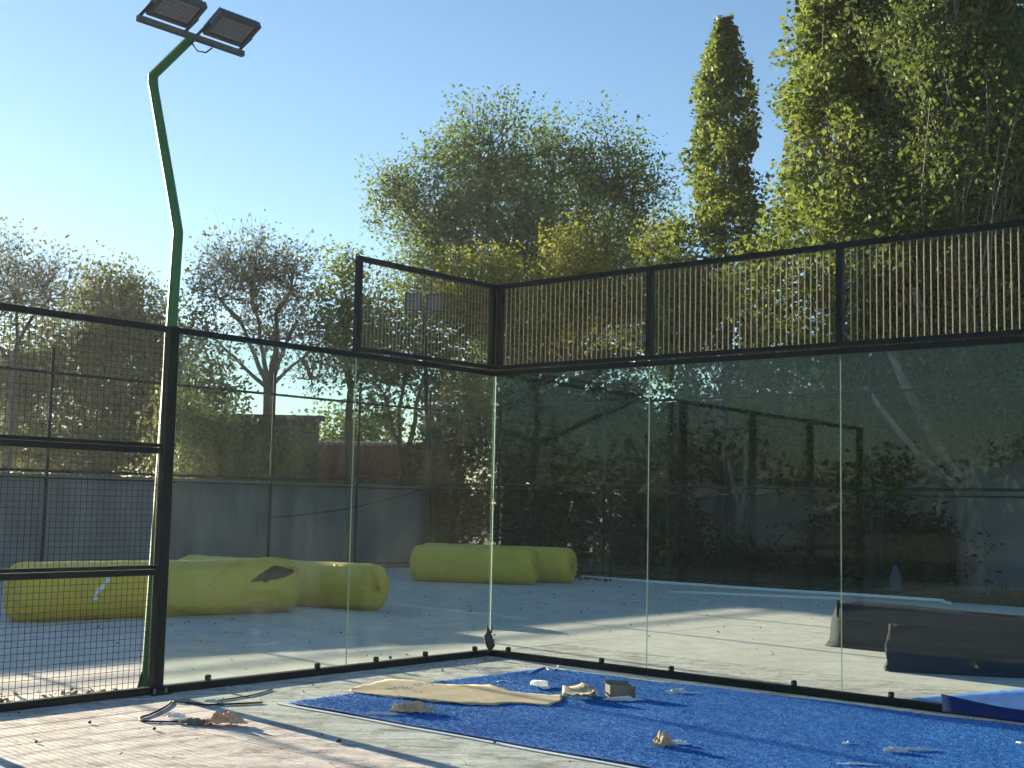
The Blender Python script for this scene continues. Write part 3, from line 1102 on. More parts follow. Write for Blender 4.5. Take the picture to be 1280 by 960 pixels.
def barrier(p0, p1, h, flare, label, seed):
    """low run of dark sheeting draped over a rail, flaring at its foot"""
    d = (p1 - p0).normalized()
    n = Vector((d.y, -d.x, 0))
    if n.y > 0: n = -n
    L = (p1 - p0).length
    t = thing('sheeted_barrier', (p0 + p1) / 2, label, 'barrier')
    NL = int(L / .12)
    mb = MB()
    rows = []
    prof = [(.05, .0), (.046, .05), (.036, .16), (.033, .35), (.03, .6), (.024, .9), (.0, 1.0), (-.022, .9), (-.03, .5), (-.04, .2), (-.06, 0)]
    for k in range(NL + 1):
        s = L * k / NL
        e = math.exp(-s / .12)
        row = []
        for o, q in prof:
            wob = .008 * hash_noise(s * 1.2, q * 3, seed)
            sag = .012 * math.sin(s * 1.7 + seed) * q
            row.append(p0 + d * (s - flare * (1 - q) ** 1.6 * e + .02 * e * math.sin(q * 9)) + n * (o * (1 + .8 * (1 - q)) + wob) + Z * (.004 + (h + sag) * q))
        rows.append(row)
    mb.grid(rows)
    sh = mb.build('sheet', M['sheet'], t, smooth=True)
    md = sh.modifiers.new('thick', 'SOLIDIFY'); md.thickness = .006
    mb = MB(); mb.grid([[p for p in rows[0]], [p0 + d * .01 + Z * (.004 + h * q * .97) for o, q in prof]]); mb.build('end_fold', M['sheet'], t)
    mb = MB(); mb.tube([p0 + d * .02 + Z * (h - .015), p1 + Z * (h - .015)], .012, 6); mb.build('rail', M['frame'], t)
    mb = MB(); mb.beam(p0 + d * .04 + n * .03, p0 + d * .04 + Z * (h + .02) + n * .035, .03, .03); mb.build('end_post', M['frame'], t)


b0 = G(1046, 808)
barrier(b0, b0 + (BV + AV * .05).normalized() * 5.2, .53, .11, 'rear low barrier of dark sheeting beyond the right glass', 1)
b0 = G(1110, 838)
barrier(b0, b0 + (G(1280, 847) - G(1105, 838)).normalized() * 3.2, .45, .04, 'front low barrier of dark sheeting beyond the right glass', 2)

mb = MB()
bt = G(1106, 735)
prof = [(0, .10), (.25, .11), (.45, .11), (.55, .06), (.62, .055), (.66, .03)]
rows = []
bt = W(-1.25, -12.9, -.08)
for z, r in prof:
    rows.append([bt + Vector((math.cos(k * math.pi / 6) * r, math.sin(k * math.pi / 6) * r, z)) for k in range(13)])
mb.grid(rows)
tag(mb.build('gas_bottle', M['bottle'], smooth=True), 'pale bluish bottle standing in the shrubs behind the chain link fence', 'bottle')

# litter and chips: uncountable
def scatter_quads(P, size, tilt=.5):
    n = len(P)
    a = RNG.uniform(0, 2 * np.pi, n)
    t = RNG.normal(0, tilt, (n, 2))
    ux = np.stack([np.cos(a), np.sin(a), t[:, 0]], 1)
    uy = np.stack([-np.sin(a), np.cos(a), t[:, 1]], 1)
    s = (size * RNG.uniform(.5, 1.5, n))[:, None]
    return np.stack([P - ux * s, P - uy * s * .55, P + ux * s, P + uy * s * .6], 1)


def pos_uv(u, v, z):
    P = C3 + u[:, None] * B3 + v[:, None] * A3
    P[:, 2] = z
    return P


n1 = 420
P1_ = pos_uv(RNG.uniform(-13, -.5, n1), RNG.uniform(-12, 3, n1), RNG.uniform(.008, .014, n1))
P2_ = pos_uv(RNG.uniform(-12.9, -7, 260), -12.1 + np.abs(RNG.normal(0, .35, 260)), RNG.uniform(.008, .03, 260))
P3_ = pos_uv(-.06 - np.abs(RNG.normal(0, .22, 220)), RNG.uniform(4.2, 5.6, 220), RNG.uniform(.006, .02, 220))
P4_ = pos_uv(RNG.uniform(.1, 6, 110), RNG.uniform(3.8, 7.5, 110), RNG.uniform(.006, .012, 110))
P5_ = pos_uv(RNG.uniform(.08, .95, 60), RNG.uniform(.3, 4, 60), RNG.uniform(.006, .012, 60))
P6_ = pos_uv(RNG.uniform(-1, 5, 60), RNG.uniform(-11, -.2, 60), RNG.uniform(.006, .012, 60))
V = np.concatenate([scatter_quads(P1_, .018), scatter_quads(P2_, .05), scatter_quads(P3_, .025), scatter_quads(P4_, .011), scatter_quads(P5_, .012), scatter_quads(P6_, .016)])
tag(np_quads('leaf_litter', V, M['litter']), 'dry leaves and chips scattered over the concrete', kind='stuff')
for px, py, r in ((423, 929, .017), (112, 905, .012), (193, 913, .012), (488, 824, .018), (45, 929, .01), (618, 930, .010)):
    mb = MB()
    c = G(px, py)
    for k in range(3):
        pass
    rows = []
    for i in range(7):
        ph = math.pi * i / 6
        rows.append([c + Vector((math.cos(a_) * math.sin(ph) * r * (1 + .2 * math.sin(a_ * 3 + px)), math.sin(a_) * math.sin(ph) * r * (1 + .15 * math.cos(a_ * 2)), r + math.cos(ph) * r * .9)) for a_ in [2 * math.pi * k / 10 for k in range(11)]])
    mb.grid(rows)
    tag(mb.build('pebble', M['scrap'], smooth=True, origin=c), {423: 'small brown pebble in front of the turf, the one with a long shadow', 112: 'pebble in front of the mesh fence, left of the orange bag', 193: 'pebble on the concrete just below the looped cable', 488: 'pebble outside the glass left of the corner', 45: 'leftmost pebble at the bottom of the concrete', 618: 'pebble just below the white edge of the turf'}[px], 'pebble', 'pebbles on the concrete')

# weeds along the right fence
nw_ = 9000
u_ = RNG.uniform(-13, 9, nw_); v_ = -12.5 - np.abs(RNG.normal(0, 1.2, nw_))
P = pos_uv(u_, v_, -.085)
an = RNG.uniform(0, 2 * np.pi, nw_)
h_ = RNG.uniform(.06, .38, nw_)[:, None]
wd = .008 * np.stack([-np.sin(an), np.cos(an), np.zeros(nw_)], 1)
tp_ = P + np.stack([np.cos(an), np.sin(an), np.zeros(nw_)], 1) * h_ * .45 + np.array([0, 0, 1]) * h_
V = np.stack([P - wd, P + wd, tp_ + wd * .2, tp_ - wd * .2], 1)
tag(np_quads('weeds', V, M['grass']), 'weeds growing behind the chain link fence', kind='stuff')

# ---------------------------------------------------------------- buildings
def building(name, corners, h, matw, label, roof=None, cat='building', windows=()):
    t = thing(name, sum(corners, Vector()) / 4, label, cat)
    mb = MB()
    mb.hexa([c_ - Z * .1 for c_ in corners] + [c_ + Z * h for c_ in corners])
    mb.build('wall', matw, t)
    c = sum(corners, Vector()) / 4
    return t


# long pale building behind the right fence
c4 = [W(-10.3, -19), W(-5.2, -19), W(-5.2, -26), W(-10.3, -26)]
t = building('pale_building', c4, 4.1, M['pale'], 'pale grey building with a flat roof edge behind the thin trunk tree')
mb = MB(); mb.beam(W(-10.5, -18.95, 4.2), W(-5.0, -18.95, 4.2), .5, .2); mb.build('roof_edge', M['pale'], t)
mb = MB(); mb.beam(W(-10.45, -18.85, 4.38), W(-5.05, -18.85, 4.38), .4, .14); mb.build('roof_edge', M['wallgrey'], t)
c4 = [W(-4.6, -18.4), W(9, -18.4), W(9, -25), W(-4.6, -25)]
t = building('white_building', c4, 3.0, M['whitewall'], 'low white building with pitched roof behind the thick forked tree')
mb = MB()
for k in range(46):
    u = -4.9 + k * .31
    mb.hexa([W(u, -17.9, 2.9), W(u + .29, -17.9, 2.9), W(u + .29, -21.7, 4.5), W(u, -21.7, 4.5),
             W(u, -17.9, 3.0), W(u + .29, -17.9, 3.0), W(u + .29, -21.7, 4.6), W(u, -21.7, 4.6)])
tag(mb.build('roof', M['whitewall'], t), kind='stuff')
# dark outbuilding behind the left wall
pA, pB = D(225, 560, 36), D(398, 560, 36)
pA.z = pB.z = 0
c4 = [pA, pB, pB + Vector((-1, 5, 0)), pA + Vector((-1, 5, 0))]
t = building('outbuilding', c4, 3.85, M['shedgrey'], 'dark flat roofed outbuilding above the grey boundary wall at left')
mb = MB(); mb.beam(pA + Vector((-.2, -.1, 3.92)), pB + Vector((.15, -.1, 3.92)), .5, .14); mb.build('roof_edge', M['shedgrey'], t)
# red tiled house
pA, pB = D(392, 600, 44), D(545, 600, 44)
pA.z = pB.z = 0
c4 = [pA, pB, pB + Vector((0, 6, 0)), pA + Vector((0, 6, 0))]
t = building('tiled_house', c4, 2.55, M['wallgrey'], 'grey house with a red tiled roof beyond the boundary wall')
mb = MB()
NT_ = 22
L_ = pB.x - pA.x + .6
for k in range(NT_):
    x0 = pA.x - .3 + L_ * k / NT_
    for r_ in range(9):
        q0_, q1_ = r_ / 9, (r_ + 1.12) / 9
        y0, y1 = pA.y - .5 + 3.5 * q0_, pA.y - .5 + 3.5 * q1_
        z0_, z1_ = 2.45 + 1.25 * q0_ + .05, 2.45 + 1.25 * q1_
        wv = L_ / NT_
        pts = [(0, 0), (.25, .05), (.5, .07), (.75, .05), (1, 0)]
        mb.grid([[Vector((x0 + wv * a_, y0, z0_ + b_)) for a_, b_ in pts], [Vector((x0 + wv * a_, y1, z1_ + b_)) for a_, b_ in pts]])
tag(mb.build('roof_tiles', M['tile'], t), kind='stuff')
mb = MB(); mb.beam(Vector((pA.x - .35, pA.y + 3.0, 3.72)), Vector((pB.x + .35, pA.y + 3.0, 3.72)), .25, .16); mb.build('ridge', M['whiteedge'], t)
mb = MB(); mb.hexa([Vector((pA.x - .3, pA.y - .5, 2.38)), Vector((pB.x + .3, pA.y - .5, 2.38)), Vector((pB.x + .3, pA.y + 6.4, 2.38)), Vector((pA.x - .3, pA.y + 6.4, 2.38)),
                    Vector((pA.x - .3, pA.y - .5, 2.46)), Vector((pB.x + .3, pA.y - .5, 2.46)), Vector((pB.x + .3, pA.y + 3.0, 3.66)), Vector((pA.x - .3, pA.y + 3.0, 3.66))]); mb.build('roof_deck', M['tile'], t)


# ---------------------------------------------------------------- trees
def unit(n, rng):
    a = rng.normal(0, 1, (n, 3))
    return a / np.linalg.norm(a, axis=1)[:, None]


def leaves(centres, sig, per, size, rng, droop=0.0, out=None, up=.35, aspect=.62):
    n = len(centres)
    idx = np.repeat(np.arange(n), per)
    P = centres[idx] + np.clip(rng.normal(0, 1, (len(idx), 3)), -1.5, 1.5) * sig[idx][:, None]
    k = len(P)
    nr = unit(k, rng)
    nr[:, 2] = np.abs(nr[:, 2]) * (1 if up else 1) + up * .5
    nr /= np.linalg.norm(nr, axis=1)[:, None]
    t = np.cross(nr, unit(k, rng))
    t /= np.linalg.norm(t, axis=1)[:, None] + 1e-9
    t[:, 2] -= droop
    b = np.cross(nr, t)
    s = (size * rng.uniform(.55, 1.35, k))[:, None]
    return np.stack([P - t * s * .5, P + b * s * .5 * aspect + nr * s * .08, P + t * s * .5, P - b * s * .5 * aspect + nr * s * .08], 1)


def limb(mb, p, q, r0, r1, rng, bend=.12, n=5, sides=5):
    p, q = Vector(p), Vector(q)
    L = (q - p).length
    off = Vector(rng.normal(0, 1, 3)) * L * bend
    off.z = abs(off.z) * -.3
    pts = []
    for k in range(n + 1):
        t = k / n
        pts.append(p.lerp(q, t) + off * math.sin(math.pi * t) * (1 - .4 * t) + Vector(rng.normal(0, 1, 3)) * L * .012 * (0 < k < n))
    mb.tube(pts, [r0 + (r1 - r0) * (k / n) ** .8 for k in range(n + 1)], sides, False)
    return pts


def tree(label, base, lobes, nclump, per, size, lm, bark, seed, tr=.16, trunk_to=None, sig=.35, twigs=True, droop=0, name='broadleaf_tree', cat='tree', group='trees around the court', stems=None, shell=.55, stray=0.0, kind_leaf='crown', bare=0):
    """lobes: (x,y,z,rx,ry,rz) absolute. Trunk, limbs to each lobe, boughs to each clump, leaves round clumps."""
    rng = np.random.default_rng(seed)
    t = thing(name, base, label, cat, group)
    base = Vector(base)
    lob = np.array(lobes, float)
    vol = (lob[:, 3] * lob[:, 4] * lob[:, 5]) ** .8
    mbk = MB()
    cen = (lob[:, :3] * vol[:, None]).sum(0) / vol.sum()
    zlow = min(l[2] - l[5] for l in lobes)
    tt = Vector(trunk_to) if trunk_to else Vector((base.x * .5 + cen[0] * .5, base.y * .5 + cen[1] * .5, base.z + max(1.2, (zlow - base.z) * .9 + .3)))
    if stems is None:
        limb(mbk, base, tt, tr, tr * .75, rng, .04, 6, 8)
        forks = [tt]
    else:
        limb(mbk, base, tt, tr, tr * .85, rng, .02, 6, 10)
        forks = []
        for s_ in stems:
            pts = limb(mbk, tt - Z * .15, s_[:3], tr * s_[3], tr * s_[3] * .5, rng, .05, 6, 8)
            forks += [pts[-1], pts[-3]]
    allc, alls = [], []
    cnt = np.maximum(3, (nclump * vol / vol.sum()).astype(int))
    for l, m_ in zip(lob, cnt):
        lc = Vector(l[:3])
        f_ = min(forks, key=lambda q: (q - lc).length)
        hub = lc + Vector((0, 0, -l[5] * .35))
        limb(mbk, f_, hub, tr * .55, tr * .26, rng, .08, 6, 6)
        d_ = unit(m_, rng)
        rad = rng.uniform(shell ** 3, 1, m_) ** (1 / 3)
        lump = 1 + .22 * np.sin(d_[:, 0] * 5 + seed) * np.cos(d_[:, 2] * 6 + seed) + .16 * np.sin(d_[:, 0] * 11 + d_[:, 2] * 9 + seed * 2) + rng.normal(0, .07, m_)
        cc = l[:3] + d_ * rad[:, None] * l[3:6] * lump[:, None]
        if stray:
            cc += rng.normal(0, stray, cc.shape) * (rng.random(m_) < .35)[:, None]
        hubs = [hub] + [hub.lerp(Vector(c_), .45) for c_ in cc[:max(2, m_ // 6)]]
        for k, c_ in enumerate(cc):
            cv = Vector(c_)
            h_ = min(hubs, key=lambda q: (q - cv).length + (.8 if q.z > cv.z else 0))
            if k < m_ // 6:
                h_ = hub
            r_ = tr * (.20 if k < m_ // 6 else .085)
            ptz = limb(mbk, h_, cv, max(r_, .012), .006, rng, .10, 4, 4)
            if twigs:
                for q_ in range(2 + bare):
                    o_ = cv + Vector(unit(1, rng)[0]) * sig * 1.6
                    o_.z += sig * .5
                    limb(mbk, ptz[-2], o_, .008, .004, rng, .1, 2, 3)
        allc.append(cc)
        alls.append(np.full(m_, sig) * rng.uniform(.6, 1.4, m_))
    mbk.build('trunk', bark, t, smooth=True)
    V = leaves(np.concatenate(allc), np.concatenate(alls), per, size, rng, droop)
    np_quads(kind_leaf, V, lm, t)
    return t


def poplar(label, base, h, rprof, nclump, per, size, lm, bark, seed, z0=2.0, tr=.2, sig=.28, lean=(0, 0), stems=None):
    """columnar: clumps on steep boughs round an upright leader; rprof(q) = crown radius at relative height q"""
    rng = np.random.default_rng(seed)
    t = thing('poplar_tree', base, label, 'tree', 'tall poplars behind the back fence')
    base = Vector(base)
    mbk = MB()
    tip = base + Vector((lean[0], lean[1], h))
    ld = [base.lerp(tip, k / 10) + Vector((.10 * math.sin(k * 1.3 + seed), .1 * math.cos(k * 1.7 + seed), 0)) * (k > 0) for k in range(11)]
    mbk.tube(ld, [tr * (1 - .93 * k / 10) for k in range(11)], 9, False)
    if stems:
        for s_ in stems:
            a_ = base + Z * s_[4]
            b_ = Vector(s_[:3])
            n_ = 7
            pts = [a_.lerp(b_, k / n_) + Z * (.5 * math.sin(math.pi * k / n_)) * -.5 for k in range(n_ + 1)]
            mbk.tube(pts, [tr * s_[3] * (1 - .6 * k / n_) for k in range(n_ + 1)], 8, False)
    cs, sg = [], []
    ncol = max(5, nclump // 26)
    for k in range(nclump):
        q = rng.uniform(0, 1) ** .95
        z = z0 + (h - z0) * q
        a_ = rng.uniform(0, 2 * math.pi)
        # vertical plumes: the outline comes and goes round the crown and along the height
        R_ = rprof(q) * (1 + .22 * math.sin(3 * a_ + 5 * q + seed) + .20 * math.sin(17 * q + 2 * a_ + seed * 2) + .10 * math.sin(41 * q + 3 * a_ + seed))
        rr = R_ * math.sqrt(rng.uniform(.12, 1)) * (rng.uniform(1.05, 1.45) if rng.random() < .2 else 1)
        ax = base.lerp(tip, z / h)
        cs.append((ax.x + math.cos(a_) * rr, ax.y + math.sin(a_) * rr, base.z + z))
        sg.append(sig * (1.15 - .55 * q))
        if k % 2 == 0:
            za = max(z0 * .85, z - rr * rng.uniform(1.6, 2.6) - .5)
            if za > z - .2: continue
            p_ = base.lerp(tip, za / h)
            limb(mbk, p_, cs[-1], .03 * (1 - q) + .010, .006, rng, .06, 4, 4)
    mbk.build('trunk', bark, t, smooth=True)
    V = leaves(np.array(cs), np.array(sg), per, size, rng, .15, aspect=.85)
    np_quads('crown', V, lm, t)
    return t


def at(px, Y, z=-.09):
    p = D(px, 640, Y); p.z = z
    return p


def lobe(px, py, Y, rpx, rpy, ry=None):
    c = D(px, py, Y)
    k = Y / FPX
    return (c.x, c.y, c.z, rpx * k, ry or rpx * k * .8, rpy * k)


# -- poplars, right
def rp(pts):
    def f(q):
        for (a, ra), (b, rb) in zip(pts, pts[1:]):
            if q <= b:
                return ra + (rb - ra) * (q - a) / (b - a)
        return pts[-1][1]
    return f


B1 = at(906, 33)
poplar('lone slender poplar left of the others, its pointed top against the sky', B1, 14.95, rp([(0, 2.1), (.25, 2.1), (.42, 1.55), (.6, .95), (.8, .68), (.93, .36), (1, .04)]), 400, 70, .125, M['l_poplar'], M['palebark'], 3, 2.6, .19, .21,
       lean=(-.1, 0), stems=[(B1.x - 1.2, B1.y, 6.5, .5, 2.2), (B1.x + .9, B1.y + .4, 6.0, .5, 2.6)])
B2 = at(1040, 28.3)
poplar('wider poplar right of the lone slender one, its top out of frame', B2, 17.5, rp([(0, 1.8), (.25, 2.0), (.45, 1.7), (.62, 1.3), (.8, .95), (1, .3)]), 900, 72, .125, M['l_poplar'], M['palebark'], 5, 2.4, .2, .27, lean=(.5, 0))
B3_ = at(1198, 30)
poplar('dense dark poplar at right with branches reaching above the frame', B3_, 18.5, rp([(0, 1.5), (.3, 1.75), (.6, 1.6), (.85, 1.2), (1, .3)]), 950, 76, .122, M['l_poplar2'], M['palebark'], 8, 3.0, .22, .29)
B4 = at(1217, 25.6)
poplar('thick forked pale trunk tree standing behind the fence at the right edge', B4, 17, rp([(0, 1.3), (.25, 1.6), (.5, 1.7), (.8, 1.4), (1, .3)]), 900, 78, .112, M['l_poplar2'], M['palebark'], 11, 3.1, .33, .27,
       stems=[(D(1105, 470, 25.4).x, 25.2, 5.0, .55, 2.05), (D(1270, 440, 25.4).x, 25.9, 5.4, .6, 2.1), (D(1150, 400, 25).x, 25.3, 6.2, .62, 2.2), (D(1075, 540, 25.4).x, 25.0, 4.1, .35, 2.0)], lean=(-.5, 0))
B5 = at(1330, 29)
poplar('poplar whose left side shows at the right picture edge', B5, 18, rp([(0, 1.6), (.3, 2.2), (.6, 2.2), (1, .4)]), 500, 70, .13, M['l_poplar'], M['palebark'], 14, 3.0, .22, .29)
# -- thin trunk tree behind the fence
B6 = at(928, 29.4)
tree('small tree with pale thin trunk behind the fence, leaves just above the glass', B6, [lobe(900, 515, 29.5, 60, 35), lobe(985, 540, 29.2, 45, 45), lobe(940, 470, 30, 70, 30)], 60, 34, .15, M['l_dark'], M['palebark'], 21, .17, tuple(D(925, 640, 29.4)), .3)

# -- big elm
Ye = 46
tree('largest broad tree behind the corner, three rounded tops against the sky', at(640, Ye),
     [lobe(540, 265, Ye, 72, 70), lobe(610, 195, Ye, 75, 62), lobe(690, 205, Ye + 1, 60, 62), lobe(775, 215, Ye + 1, 62, 66), lobe(800, 290, Ye + 1, 45, 60),
      lobe(640, 290, Ye - 1, 100, 70), lobe(730, 300, Ye, 80, 70), lobe(560, 355, Ye, 75, 60), lobe(650, 395, Ye, 80, 60), lobe(500, 240, Ye, 35, 35), lobe(700, 430, Ye - 1, 80, 50), lobe(790, 420, Ye - 1, 70, 60), lobe(610, 450, Ye - 1, 70, 45), lobe(850, 380, Ye, 50, 60)],
     1150, 74, .145, M['l_elm'], M['bark'], 31, .42, None, .40, droop=.1, name='elm_tree', shell=.3, stray=.45)
tree('yellow green bushy tree in front of the largest broad tree', at(730, 38),
     [lobe(725, 330, 38, 45, 60), lobe(770, 370, 38, 50, 50), lobe(690, 390, 38, 45, 50), lobe(600, 360, 38.5, 60, 40)], 260, 80, .125, M['l_yel'], M['bark'], 33, .16, None, .36, name='young_tree')
tree('bright green low tree at the foot of the slender poplar', at(842, 34),
     [lobe(835, 320, 34.5, 35, 40), lobe(860, 400, 34, 45, 50), lobe(960, 330, 34.5, 30, 40)], 110, 80, .13, M['l_yel'], M['bark'], 35, .10, None, .3, name='young_tree')
# -- left side
tree('sparse grey tree at the left picture edge, mostly bare twigs', at(20, 50), [lobe(20, 350, 50, 55, 60), lobe(62, 360, 50, 40, 40), lobe(-30, 380, 50, 50, 60)], 260, 12, .18, M['l_grey'], M['bark'], 41, .2, None, .5, bare=3, shell=.3)
tree('rounded olive tree left of the lamp pole, dense and dull', at(140, 54),
     [lobe(140, 385, 54, 60, 50), lobe(185, 410, 54, 45, 45), lobe(100, 430, 54, 55, 50), lobe(150, 480, 53, 80, 55), lobe(60, 480, 53, 60, 60), lobe(10, 470, 53, 50, 60), lobe(210, 470, 54, 40, 60), lobe(40, 555, 52, 70, 40), lobe(150, 560, 52, 80, 40)],
     800, 70, .17, M['l_olive'], M['bark'], 43, .25, None, .5, stray=.5, shell=.3, droop=.2)
Yv = 41
tree('vase shaped tree right of the lamp pole with dark spreading branches', at(338, Yv),
     [lobe(315, 335, Yv, 75, 50), lobe(365, 345, Yv, 45, 48), lobe(275, 360, Yv, 40, 40), lobe(340, 410, Yv, 60, 40), lobe(390, 460, Yv, 30, 40)], 300, 15, .14, M['l_grey'], M['bark'], 47, .20, tuple(D(336, 480, Yv)), .36, bare=3, shell=.2,
     stems=[(*D(300, 400, Yv), .5), (*D(345, 390, Yv), .7), (*D(372, 400, Yv), .5), (*D(320, 390, Yv), .5), (*D(275, 430, Yv), .4), (*D(400, 430, Yv), .35)], name='vase_tree')
tree('dark green low tree just right of the lamp pole', at(255, 40), [lobe(255, 420, 40, 35, 35), lobe(260, 490, 40, 50, 40), lobe(240, 540, 39, 45, 40)], 90, 46, .16, M['l_olive'], M['bark'], 49, .12, None, .4, shell=.3)
tree('light green tree left of the upper mesh corner post', at(432, 43),
     [lobe(430, 345, 43, 28, 30), lobe(415, 395, 43, 45, 45), lobe(440, 440, 43, 45, 40), lobe(480, 400, 43, 40, 50)], 150, 46, .17, M['l_bright'], M['bark'], 53, .16, None, .4, shell=.25, stray=.3)
tree('forked tree seen through the side glass beside the red tiled house', at(505, 39),
     [lobe(490, 455, 39, 55, 35), lobe(540, 420, 39, 45, 45), lobe(560, 470, 39, 45, 40), lobe(470, 510, 39, 30, 25), lobe(580, 400, 39.5, 40, 40)], 150, 44, .16, M['l_elm'], M['bark'], 57, .17, tuple(D(505, 575, 39)), .38, shell=.3,
     stems=[(*D(480, 490, 39), .5), (*D(530, 470, 39), .6), (*D(510, 450, 39), .5)])
tree('fresh green bush beyond the red tiled roof', at(430, 52), [lobe(425, 545, 52, 40, 28), lobe(470, 535, 52, 35, 25)], 60, 50, .2, M['l_bright'], M['bark'], 59, .1, None, .4, name='bush', cat='bush')
# -- shrubs behind the right fence
SH = dict(name='shrub', cat='shrub', group='shrubs behind the back fence', shell=.1)
tree('yellow brown shrub behind the fence corner', at(575, 33.4), [lobe(575, 545, 33.4, 50, 62), lobe(560, 650, 33, 55, 60), lobe(600, 505, 33.6, 34, 38), lobe(540, 600, 33.6, 30, 60)], 230, 62, .12, M['l_brown'], M['bark'], 61, .07, None, .28, **SH)
tree('dark shrub behind the fence, right of the yellow brown shrub', at(675, 31.5), [lobe(655, 530, 31.8, 50, 60), lobe(715, 520, 32, 50, 50), lobe(660, 560, 31.5, 55, 70), lobe(680, 660, 31, 70, 60), lobe(710, 560, 31.8, 45, 55)], 330, 62, .13, M['l_dark'], M['bark'], 63, .07, None, .3, **SH)
tree('dark shrub behind the fence post left of the thin trunk', at(800, 30), [lobe(780, 520, 30.8, 50, 50), lobe(780, 570, 30, 55, 60), lobe(810, 665, 29.6, 75, 60), lobe(835, 570, 30.6, 40, 55)], 310, 62, .13, M['l_dark'], M['bark'], 65, .07, None, .3, **SH)
tree('low dark shrub around the foot of the thin trunk', at(930, 28.6), [lobe(900, 715, 28.6, 60, 34), lobe(980, 715, 28.4, 60, 30)], 110, 55, .12, M['l_dark'], M['bark'], 66, .05, None, .28, **SH)
tree('wide dark shrub in front of the low white building', at(1110, 26.4), [lobe(1090, 690, 26.4, 75, 52), lobe(1165, 700, 26.2, 50, 48), lobe(1030, 710, 26.8, 45, 36)], 260, 60, .13, M['l_dark'], M['bark'], 67, .07, None, .32, name='shrub', cat='shrub', group='shrubs behind the back fence', shell=.3)
# -- trees left of the frame: they shade the court and show in the back glass
def lob3(x, y, z, r, rz):
    return (x, y, z, r, r, rz)
tree('bare branched tree beyond the left boundary wall, seen as a reflection', Vector((-24, 8, -.09)), [lob3(-24, 8, 6, 2.6, 2.4), lob3(-25, 11, 5.5, 1.8, 2), lob3(-23.5, 5, 5.5, 1.8, 2)], 90, 6, .15, M['l_grey'], M['bark'], 71, .2, None, .45, bare=3, shell=.2)
tree('leafy shrub row beyond the left boundary wall, seen as a reflection', Vector((-25, 14, -.09)), [lob3(-25, 15, 2.6, 1.8, 1.6), lob3(-25.5, 12, 2.2, 1.6, 1.5)], 60, 40, .16, M['l_olive'], M['bark'], 73, .1, None, .4, shell=.3)
tree('thin tree beyond the left wall whose shade dapples the turf', Vector((-29, 41, -.09)), [lob3(-29, 41, 6.8, 1.6, 1.7), lob3(-30.5, 39.6, 6.2, 1.2, 1.2)], 14, 12, .18, M['l_olive'], M['bark'], 75, .12, None, .35, shell=.2)

SL = dict(name='shrub', cat='shrub', group='shrubs beyond the left wall', shell=.1)
tree('dark shrub bank beyond the left wall, seen only mirrored in the glass', W(-17, 11), [(*W(-17, v_, 1.5 + .3 * math.sin(v_ * 2)), 1.6, 1.8, 1.2) for v_ in (5, 7.5, 10, 12.5, 15, 17.5, 20)], 300, 46, .17, M['l_dark'], M['bark'], 83, .07, None, .4, **SL)
for k, (u_, v_, hh_) in enumerate(((-22, 11, 5.5), (-21, 16, 6.2), (-23, 22, 5.2), (-24, 28, 5.0))):
    c_ = W(u_, v_)
    tree(('second bare tree beyond the left wall, mirrored in the glass', 'tallest bare tree beyond the left wall', 'bare tree beyond the left wall, farthest back', 'bare tree beyond the left wall closest to the corner')[k], Vector((c_.x, c_.y, -.09)), [lob3(c_.x, c_.y, hh_, 2.0, 1.9), lob3(c_.x + 1.2, c_.y + .8, hh_ - 1.2, 1.3, 1.3)], 90, 10, .16, M['l_grey'], M['bark'], 90 + k, .16, None, .4, bare=3, shell=.2, group='bare trees beyond the left wall')
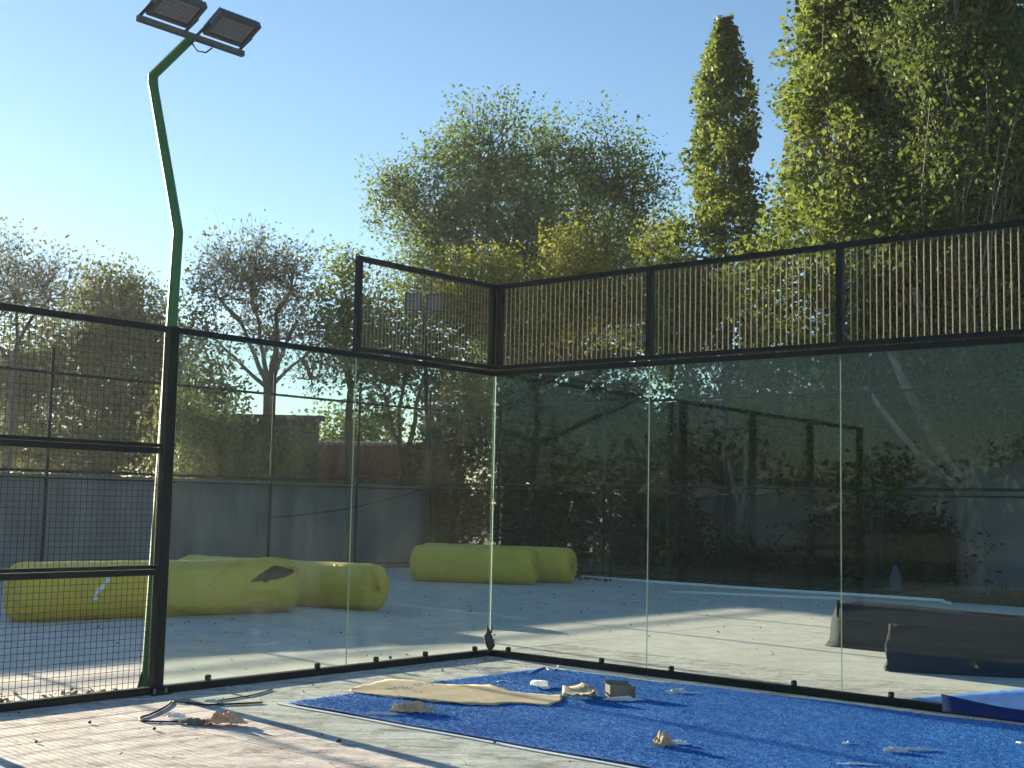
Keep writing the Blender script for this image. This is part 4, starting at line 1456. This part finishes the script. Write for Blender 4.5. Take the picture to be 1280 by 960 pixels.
for k, (u_, hh_) in enumerate(((11.5, 7), (15, 8), (19, 7.5), (23, 8), (28, 8))):
    c_ = W(u_, -15.5)
    tree('%s dark bushy tree of the row behind the back fence, beyond the right picture edge' % ('first', 'second', 'third', 'fourth', 'fifth')[k], Vector((c_.x, c_.y, -.09)), [(c_.x, c_.y, 2.2, 2.1, 2.1, 2.2), (c_.x + .4, c_.y, hh_ * .62, 2.0, 2.0, 2.6)], 150, 44, .19, M['l_poplar2'], M['bark'], 110 + k, .15, None, .42, shell=.2, group='trees behind the back fence at right')
tree('dark green bush in front of the outbuilding, just right of the lamp pole', at(255, 34.5), [lobe(250, 560, 34.5, 35, 42), lobe(280, 545, 34.5, 30, 30), lobe(225, 520, 34.7, 30, 35)], 90, 50, .13, M['l_olive'], M['bark'], 131, .07, None, .3, name='bush', cat='bush', shell=.15)
tree('small fresh green bush at the right end of the outbuilding', at(372, 34.5), [lobe(370, 555, 34.5, 22, 20), lobe(352, 590, 34.5, 25, 18)], 40, 34, .12, M['l_bright'], M['bark'], 133, .05, None, .28, name='bush', cat='bush', shell=.2)
# far treeline closing the horizon
rng = np.random.default_rng(5)
cs = []
for k in range(3200):
    a_ = math.radians(rng.uniform(-180, 180))
    r_ = rng.uniform(85, 120)
    cs.append((math.sin(a_) * r_, math.cos(a_) * r_, rng.uniform(0, 6.2 + 1.6 * math.sin(a_ * 17) + 1.2 * math.sin(a_ * 41))))
V = leaves(np.array(cs), np.full(len(cs), 1.2), 26, .75, rng)
tag(np_quads('far_treeline', V, M['l_dark']), 'low far belt of trees behind everything', kind='stuff')


# ---------------------------------------------------------------- added thin volume: veils the view like lens glare, lifts shadows
mb = MB()
hx0, hx1, hy0, hy1, hz0, hz1 = -135, 135, -135, 135, -1.1, 19.5
mb.hexa([(hx0, hy0, hz0), (hx1, hy0, hz0), (hx1, hy1, hz0), (hx0, hy1, hz0), (hx0, hy0, hz1), (hx1, hy0, hz1), (hx1, hy1, hz1), (hx0, hy1, hz1)])
hm = bpy.data.materials.new('glare_veil')
hm.use_nodes = True
hn = hm.node_tree
hn.nodes.remove(hn.nodes['Principled BSDF'])
pv = hn.nodes.new('ShaderNodeVolumePrincipled')
pv.inputs['Color'].default_value = (.85, .93, 1, 1)
pv.inputs['Density'].default_value = .00028
pv.inputs['Anisotropy'].default_value = .45
hn.links.new(pv.outputs[0], hn.nodes['Material Output'].inputs['Volume'])
tag(mb.build('glare_veil', hm), 'thin added veil standing in for lens glare', kind='stuff')
